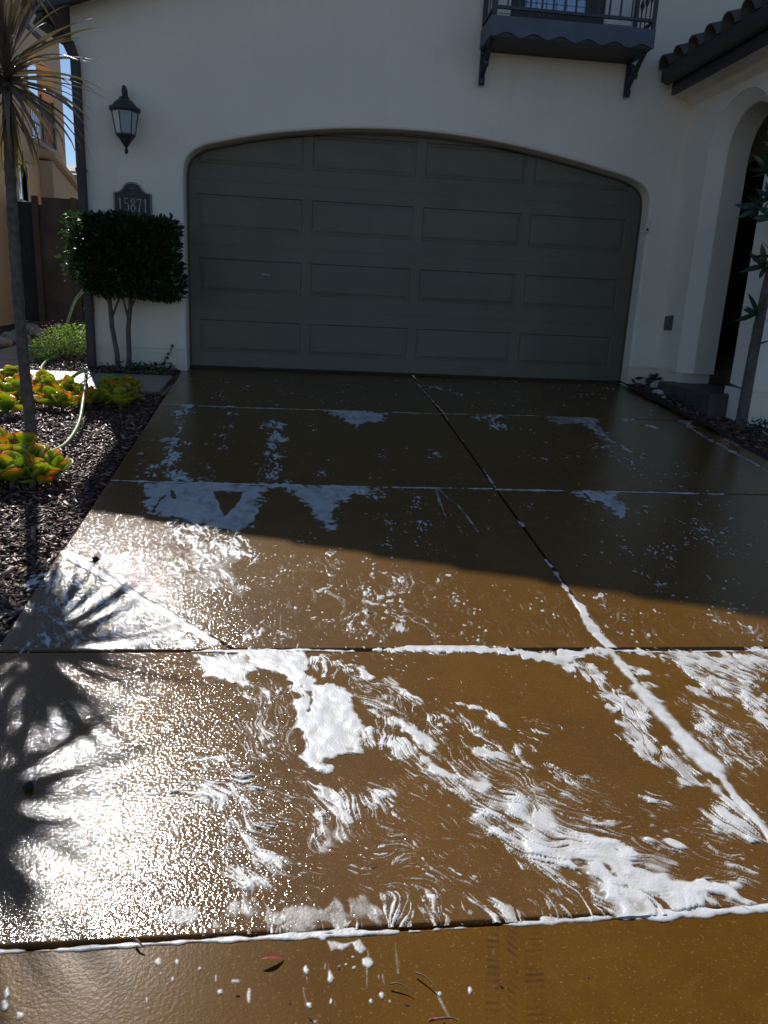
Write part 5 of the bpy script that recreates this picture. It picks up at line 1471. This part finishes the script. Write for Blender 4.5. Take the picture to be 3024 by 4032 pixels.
 ('S','E',0.6,0.006,[-536,-7479,-536,-7482,-539,-7483,-542,-7483,-545,-7478,-542,-7476,-540,-7474,-537,-7475]),
 ('S','E',0.6,0.006,[-584,-7423,-585,-7425,-587,-7426,-589,-7426,-590,-7422,-590,-7420,-588,-7419,-585,-7420]),
 ('S','E',0.6,0.006,[-905,-7506,-907,-7511,-910,-7512,-915,-7511,-917,-7505,-919,-7501,-914,-7500,-910,-7501]),
 ('S','E',0.6,0.006,[-943,-7485,-943,-7492,-945,-7494,-951,-7489,-953,-7484,-956,-7476,-953,-7474,-948,-7479]),
 ('S','E',0.6,0.006,[-735,-7522,-737,-7526,-739,-7527,-744,-7524,-744,-7521,-746,-7516,-742,-7515,-739,-7518]),
 ('S','E',0.6,0.006,[-551,-7447,-550,-7453,-551,-7455,-553,-7451,-554,-7446,-554,-7440,-553,-7437,-551,-7442]),
 ('S','E',0.6,0.006,[-480,-7493,-479,-7502,-481,-7510,-483,-7506,-486,-7492,-485,-7483,-483,-7474,-480,-7479]),
 ('S','E',0.6,0.006,[-366,-7436,-366,-7443,-370,-7447,-374,-7446,-378,-7435,-374,-7428,-370,-7423,-365,-7425]),
 ('S','E',0.6,0.006,[-310,-7461,-314,-7470,-319,-7474,-326,-7467,-325,-7460,-324,-7450,-318,-7446,-315,-7453]),
 ('S','E',0.6,0.006,[-233,-7426,-235,-7433,-241,-7438,-245,-7433,-250,-7425,-246,-7419,-239,-7414,-232,-7419]),
 ('S','E',0.6,0.006,[-624,-7499,-623,-7503,-625,-7504,-627,-7504,-629,-7499,-628,-7495,-627,-7493,-625,-7494]),
 ('S','E',0.6,0.006,[-953,-7454,-950,-7461,-952,-7465,-954,-7464,-960,-7454,-960,-7446,-960,-7443,-956,-7444]),
 ('S','E',0.6,0.006,[681,-7364,679,-7366,677,-7366,676,-7366,675,-7364,678,-7362,680,-7362,682,-7362]),
 ('S','E',0.6,0.006,[672,-7392,671,-7394,667,-7395,665,-7394,664,-7392,668,-7390,670,-7389,673,-7390]),
 ('S','E',0.6,0.006,[660,-7410,656,-7412,653,-7412,648,-7412,650,-7409,651,-7407,656,-7407,659,-7407]),
 ('S','E',0.6,0.006,[684,-7391,682,-7394,679,-7396,678,-7393,679,-7390,682,-7388,685,-7385,685,-7388]),
]
FLOW = [[-220,-6284,113,-186],[-107,-6470,62,-163],[-45,-6633,79,-115],[34,-6748,103,-202],[137,-6950,93,-104],[230,-7054,121,-85],[351,-7139,101,-90],[452,-7229,113,-16],[565,-7245,109,-35],[49,-6415,60,-188],[109,-6603,38,-149],[147,-6752,99,-93],[246,-6845,101,-114],[347,-6959,220,-109],[567,-7068,240,-126],[178,-6417,66,-172],[244,-6589,79,-153],[323,-6742,103,-95],[426,-6837,121,-76],[547,-6913,137,-98],[684,-7011,157,-128],[636,-6108,44,-214],[680,-6322,-7,-242],[673,-6564,19,-237],[692,-6801,124,-136],[816,-6937,61,-145],[1014,-6112,67,-239],[1081,-6351,122,-208],[958,-6475,13,-239],[971,-6714,2,-215],[-908,-6767,191,4],[-717,-6763,164,-16],[-553,-6779,88,-56],[-465,-6835,77,-91],[-388,-6926,59,-178],[-831,-6831,155,4],[-676,-6827,71,-72],[-605,-6899,41,-111],[-564,-7010,55,-117],[-509,-7127,69,-63],[-855,-6997,130,-88],[-725,-7085,178,-114],[-547,-7199,215,-25],[-375,-6785,64,-86],[-311,-6871,34,-88],[-277,-6959,9,-64],[-295,-6766,178,-28],[-117,-6794,122,-82],[5,-6876,61,-131],[66,-7007,70,-145],[-457,-7150,185,-19],[-272,-7169,182,-38],[-90,-7207,200,-44],[-383,-7079,151,-50],[-232,-7129,185,-51],[-47,-7180,163,-47],[-744,-7264,15,-58],[-591,-7272,10,-58],[-437,-7280,5,-58],[-282,-7288,0,-58],[-173,-7256,15,-73],[-27,-7264,9,-72],[120,-7271,3,-73],[269,-7279,-3,-73],[419,-7287,-9,-73],[571,-7294,-15,-73],[-944,-7253,18,-58],[-408,-6169,34,-256],[-374,-6425,18,-310],[-492,-6307,69,-283],[-423,-6590,20,-128],[-1160,-6313,330,-507],[-1110,-5418,84,-488],[-805,-5413,51,-494],[-492,-5409,16,-498],[-150,-5404,-7,-504],[155,-5399,-28,-510],[468,-5394,-36,-516],[787,-5390,-67,-521],[1114,-5385,-99,-527],[1496,-5379,-133,-534],[1790,-5375,-166,-539],[-1555,-2636,172,-1174],[-1133,-2585,121,-1197],[-585,-2520,52,-1226],[180,-2429,-21,-1265],[823,-2352,-97,-1300],[1368,-2445,-101,-1166],[2008,-2372,-106,-1192],[2675,-2296,-149,-1221],[3231,-2233,-248,-1250],[3612,-2190,-317,-1269],[-1183,-4401,80,-598],[-633,-4372,34,-612],[24,-4338,21,-627],[595,-4308,10,-640],[1190,-4277,-15,-653],[1810,-4244,-69,-669],[2292,-4219,-106,-681],[-1201,-800,70,-949],[-162,-607,19,-994],[1390,-319,-24,-1055],[2821,-54,-95,-1116],[-1449,-5279,235,-661],[-1051,-5719,117,-239]]


def blur_noise(shape, sy, sx, rng):
    w = rng.normal(size=shape)
    fy = np.fft.fftfreq(shape[0])[:, None]; fx = np.fft.rfftfreq(shape[1])[None]
    h = np.exp(-2 * math.pi ** 2 * ((fy * sy) ** 2 + (fx * sx) ** 2))
    o = np.fft.irfft2(np.fft.rfft2(w) * h, s=shape)
    return o / o.std()


def rank(a):
    f = a.ravel(); r = np.empty(f.size, np.float32); r[np.argsort(f)] = np.linspace(0, 1, f.size, dtype=np.float32)
    return r.reshape(a.shape)


def sstep(x, a, b):
    t = np.clip((x - a) / (b - a), 0, 1)
    return t * t * (3 - 2 * t)


def sdf_poly(px, py, X, Y):
    d = np.full(X.shape, 1e9); ins = np.zeros(X.shape, bool); n = len(px)
    for i in range(n):
        x0, y0, x1, y1 = px[i], py[i], px[(i + 1) % n], py[(i + 1) % n]
        ex, ey = x1 - x0, y1 - y0; l2 = ex * ex + ey * ey + 1e-12
        t = np.clip(((X - x0) * ex + (Y - y0) * ey) / l2, 0, 1)
        d = np.minimum(d, (X - x0 - t * ex) ** 2 + (Y - y0 - t * ey) ** 2)
        c = (y0 > Y) != (y1 > Y)
        ins ^= c & (X < (x1 - x0) * (Y - y0) / (y1 - y0 + 1e-12) + x0)
    return np.where(ins, 1, -1) * np.sqrt(d)


def sdf_line(px, py, X, Y):
    d = np.full(X.shape, 1e9)
    for i in range(len(px) - 1):
        x0, y0, x1, y1 = px[i], py[i], px[i + 1], py[i + 1]
        ex, ey = x1 - x0, y1 - y0; l2 = ex * ex + ey * ey + 1e-12
        t = np.clip(((X - x0) * ex + (Y - y0) * ey) / l2, 0, 1)
        d = np.minimum(d, (X - x0 - t * ex) ** 2 + (Y - y0 - t * ey) ** 2)
    return np.sqrt(d)


def foam_sheet(key, x0, x1, y0, y1, dx, dy, seed, speck, hscale, label, lic=22, spot=.007, lift=0.0):
    rng = np.random.default_rng(seed)
    xs = np.arange(x0, x1, dx); ys = np.arange(y0, y1, dy)
    X, Y = np.meshgrid(xs, ys); sh = X.shape
    ns = lambda m: blur_noise(sh, m / dy, m / dx, rng)
    # flow direction
    F = np.array(FLOW, float) / 1000.0
    fx, fy = F[:, 0] + F[:, 2] / 2, F[:, 1] + F[:, 3] / 2
    ln = np.hypot(F[:, 2], F[:, 3]); ux, uy = F[:, 2] / ln, F[:, 3] / ln
    vx = np.zeros(sh); vy = np.zeros(sh); ws = np.zeros(sh)
    for a, b, c, d in zip(fx, fy, ux, uy):
        w = 1.0 / ((X - a) ** 2 + (Y - b) ** 2 + .0012) ** 1.6
        vx += w * c; vy += w * d; ws += w
    a1 = ns(.05) * .20 + ns(.014) * .30
    vx, vy = vx / ws, vy / ws
    vx, vy = vx * np.cos(a1) - vy * np.sin(a1), vx * np.sin(a1) + vy * np.cos(a1)
    m = np.hypot(vx, vy) + 1e-9; vx, vy = vx / m, vy / m
    step = min(dx, dy) * 1.0

    def advect(N0, n):
        acc = N0.copy()
        for sg in (1, -1):
            px = np.broadcast_to(np.arange(sh[1], dtype=float)[None], sh).copy(); py = np.broadcast_to(np.arange(sh[0], dtype=float)[:, None], sh).copy()
            for _ in range(n):
                ix = np.clip(np.rint(px).astype(np.int32), 0, sh[1] - 1); iy = np.clip(np.rint(py).astype(np.int32), 0, sh[0] - 1)
                px += sg * vx[iy, ix] * step / dx; py += sg * vy[iy, ix] * step / dy
                ix = np.clip(np.rint(px).astype(np.int32), 0, sh[1] - 1); iy = np.clip(np.rint(py).astype(np.int32), 0, sh[0] - 1)
                acc += N0[iy, ix]
        return acc / acc.std()
    fine = advect(ns(dx * .45), int(lic * 1.4))
    coarse = advect(ns(dx * 1.7), int(lic * 1.6))
    wide = ns(.045)
    bl0 = advect(ns(.016), max(2, int(.012 / step))); bead = advect(ns(.0045), max(2, int(.006 / step))); bead2 = advect(ns(.011), max(2, int(.012 / step)))
    L = rank(fine * 1.0 + coarse * .26 + wide * .22 + bead * .16 + bead2 * .24)
    Lb = rank(bead2 * .75 + bl0 * .6 + fine * .45 + coarse * .3)
    sp = rank(advect(ns(spot * .55), max(1, int(lic * .12))) + .55 * advect(ns(spot * 1.2), max(1, int(lic * .3))) + .5 * wide)
    bl = .55 * advect(ns(.009), 6) + .45 * ns(.028)
    wob = ns(.020) * .006 + ns(.007) * .0035 + ns(.06) * .006
    fine2 = rank(advect(blur_noise(sh, .42, .42, rng), max(3, int(.026 / step))) + .25 * wide)
    solid = np.zeros(sh); K = np.zeros(sh); Fq_ = np.zeros(sh); Pq = np.full(sh, speck); hole = np.zeros(sh)
    for t, s, amt, soft, pts in FOAM:
        if s != key: continue
        px = np.array(pts[0::2]) / 1000.0; py = np.array(pts[1::2]) / 1000.0
        mg = .12 if t in 'SLH' else soft * 1.6 + .06
        j0, j1 = np.searchsorted(xs, [px.min() - mg, px.max() + mg]); i0, i1 = np.searchsorted(ys, [py.min() - mg, py.max() + mg])
        if j1 <= j0 or i1 <= i0: continue
        sl_ = (slice(i0, i1), slice(j0, j1)); xx, yy, ww = X[sl_], Y[sl_], wob[sl_]
        if t == 'L':
            d = sdf_line(px, py, xx, yy)
            v = amt * sstep(soft / 2 + (.004 if key in 'ABC' else .0012) + ww * .55 * min(1, soft / .02) - d, 0, max(.004, soft * .4)) * (.8 + .2 * np.clip(bl[sl_], -1, 1))
            solid[sl_] = np.maximum(solid[sl_], v)
            continue
        d = sdf_poly(px, py, xx, yy)
        if t == 'S':
            v = sstep(d + ww * (1.1 if key != 'E' else .2) + (Lb[sl_] - .5) * soft * (1.3 if key != 'E' else .4), -soft * .5, soft * .7) * amt * np.clip(.80 + .14 * bl[sl_], .45, 1.1) * (1 if amt > .95 or key == 'E' else np.clip((.30 if key in 'DE' else .58) + 1.15 * Lb[sl_] + sstep(d, 0, soft * 2.2) * .25, .15, 1))
            solid[sl_] = np.maximum(solid[sl_], v)
        elif t == 'H':
            hole[sl_] = np.maximum(hole[sl_], amt * sstep(d + ww * .5, -soft * .3, soft * .4))
        elif t == 'K':
            K[sl_] = np.maximum(K[sl_], amt * sstep(d + ww * 2 + wide[sl_] * soft * .35, -soft * 1.0, soft * 1.1))
        elif t == 'F':
            Fq_[sl_] = np.maximum(Fq_[sl_], amt * sstep(d + ww * 3, -soft * .6, soft * .8))
        else:
            Pq[sl_] = np.maximum(Pq[sl_], amt * (.45 if key in 'AB' else .8) * sstep(d + ww * 3, -soft * .6, soft * .8))
    solid *= 1 - hole
    K = np.clip(K * 1.25 * (1 - .8 * hole), 0, .97)
    kk = sstep(L - (1 - K), -.09, .20) * (K > .005)
    Pq = np.maximum(Pq, .22 * K)
    kk2 = sstep(L - (1 - K), .05, .45)
    pp = sstep(sp - (1 - Pq), -.15 * Pq, .55 * Pq + .003) * (Pq > .0005)
    ff = sstep(fine2 - (1 - Fq_), -.05, .25) * (Fq_ > .004)
    T = np.maximum.reduce([solid, ff * (.24 + .3 * L), kk * np.clip(.20 + .42 * kk2 + .16 * np.clip(bead2, -1, 2) * (K > .3), .15, 1), pp * (.24 + .42 * L)])
    H = np.maximum.reduce([ff * .0006, solid * (.80 + .085 * np.clip(bl, -1.5, 1.5)) * hscale, kk * (.0006 + .0022 * kk2 + .0016 * np.clip(bead2, 0, 2) * (K > .3)), pp * spot * .25])
    Z = zs(Y) + lift + H * sstep(T, .02, .3) + np.where(T > .02, .0004, -.0015)
    on = T > .03
    q = on[:-1, :-1] | on[1:, :-1] | on[:-1, 1:] | on[1:, 1:]
    idx = np.arange(X.size).reshape(sh)
    Fq = np.stack([idx[:-1, :-1][q], idx[:-1, 1:][q], idx[1:, 1:][q], idx[1:, :-1][q]], 1)
    used = np.unique(Fq); remap = np.full(X.size, -1, np.int64); remap[used] = np.arange(len(used))
    V = np.stack([X.ravel()[used], Y.ravel()[used], Z.ravel()[used]], 1)
    me = np_mesh("soap_foam", V, remap[Fq], M_FOAM, True)
    at = me.attributes.new("thick", 'FLOAT', 'POINT'); at.data.foreach_set("value", T.ravel()[used].astype(np.float32))
    o = bpy.data.objects.new("soap_foam", me); col.objects.link(o)
    return tag(o, label, None, None, 'stuff')


foam_sheet('A', -1.70, 3.36, Y1 - .004, -.02, .007, .010, 1, .0008, .004, "sparse soap bubbles on the shaded slabs nearest the garage door", 10, .010)
foam_sheet('B', -1.66, 3.60, Y2 + .006, Y1 + .022, .007, .010, 2, .0012, .005, "bluish soap foam trails in shade below the first cross joint", 12, .011)
foam_sheet('C', -1.60, 2.45, Y3 + .006, Y2 + .024, .0045, .0065, 3, .012, .005, "soap foam pools and drips crossing the edge of the house shadow", 16, .008)
foam_sheet('D', -1.45, 1.66, Y4 + .020, Y3 + .026, .0023, .0029, 4, .012, .0065, "thick white foam streams swirling over the sunlit lower slab", 46, .0040)
foam_sheet('E', -1.25, 1.30, -7.72, -7.315, .0025, .0035, 5, .0012, .004, "foam line and small foam drips on the brown pavement", 10, .003, -.0015)
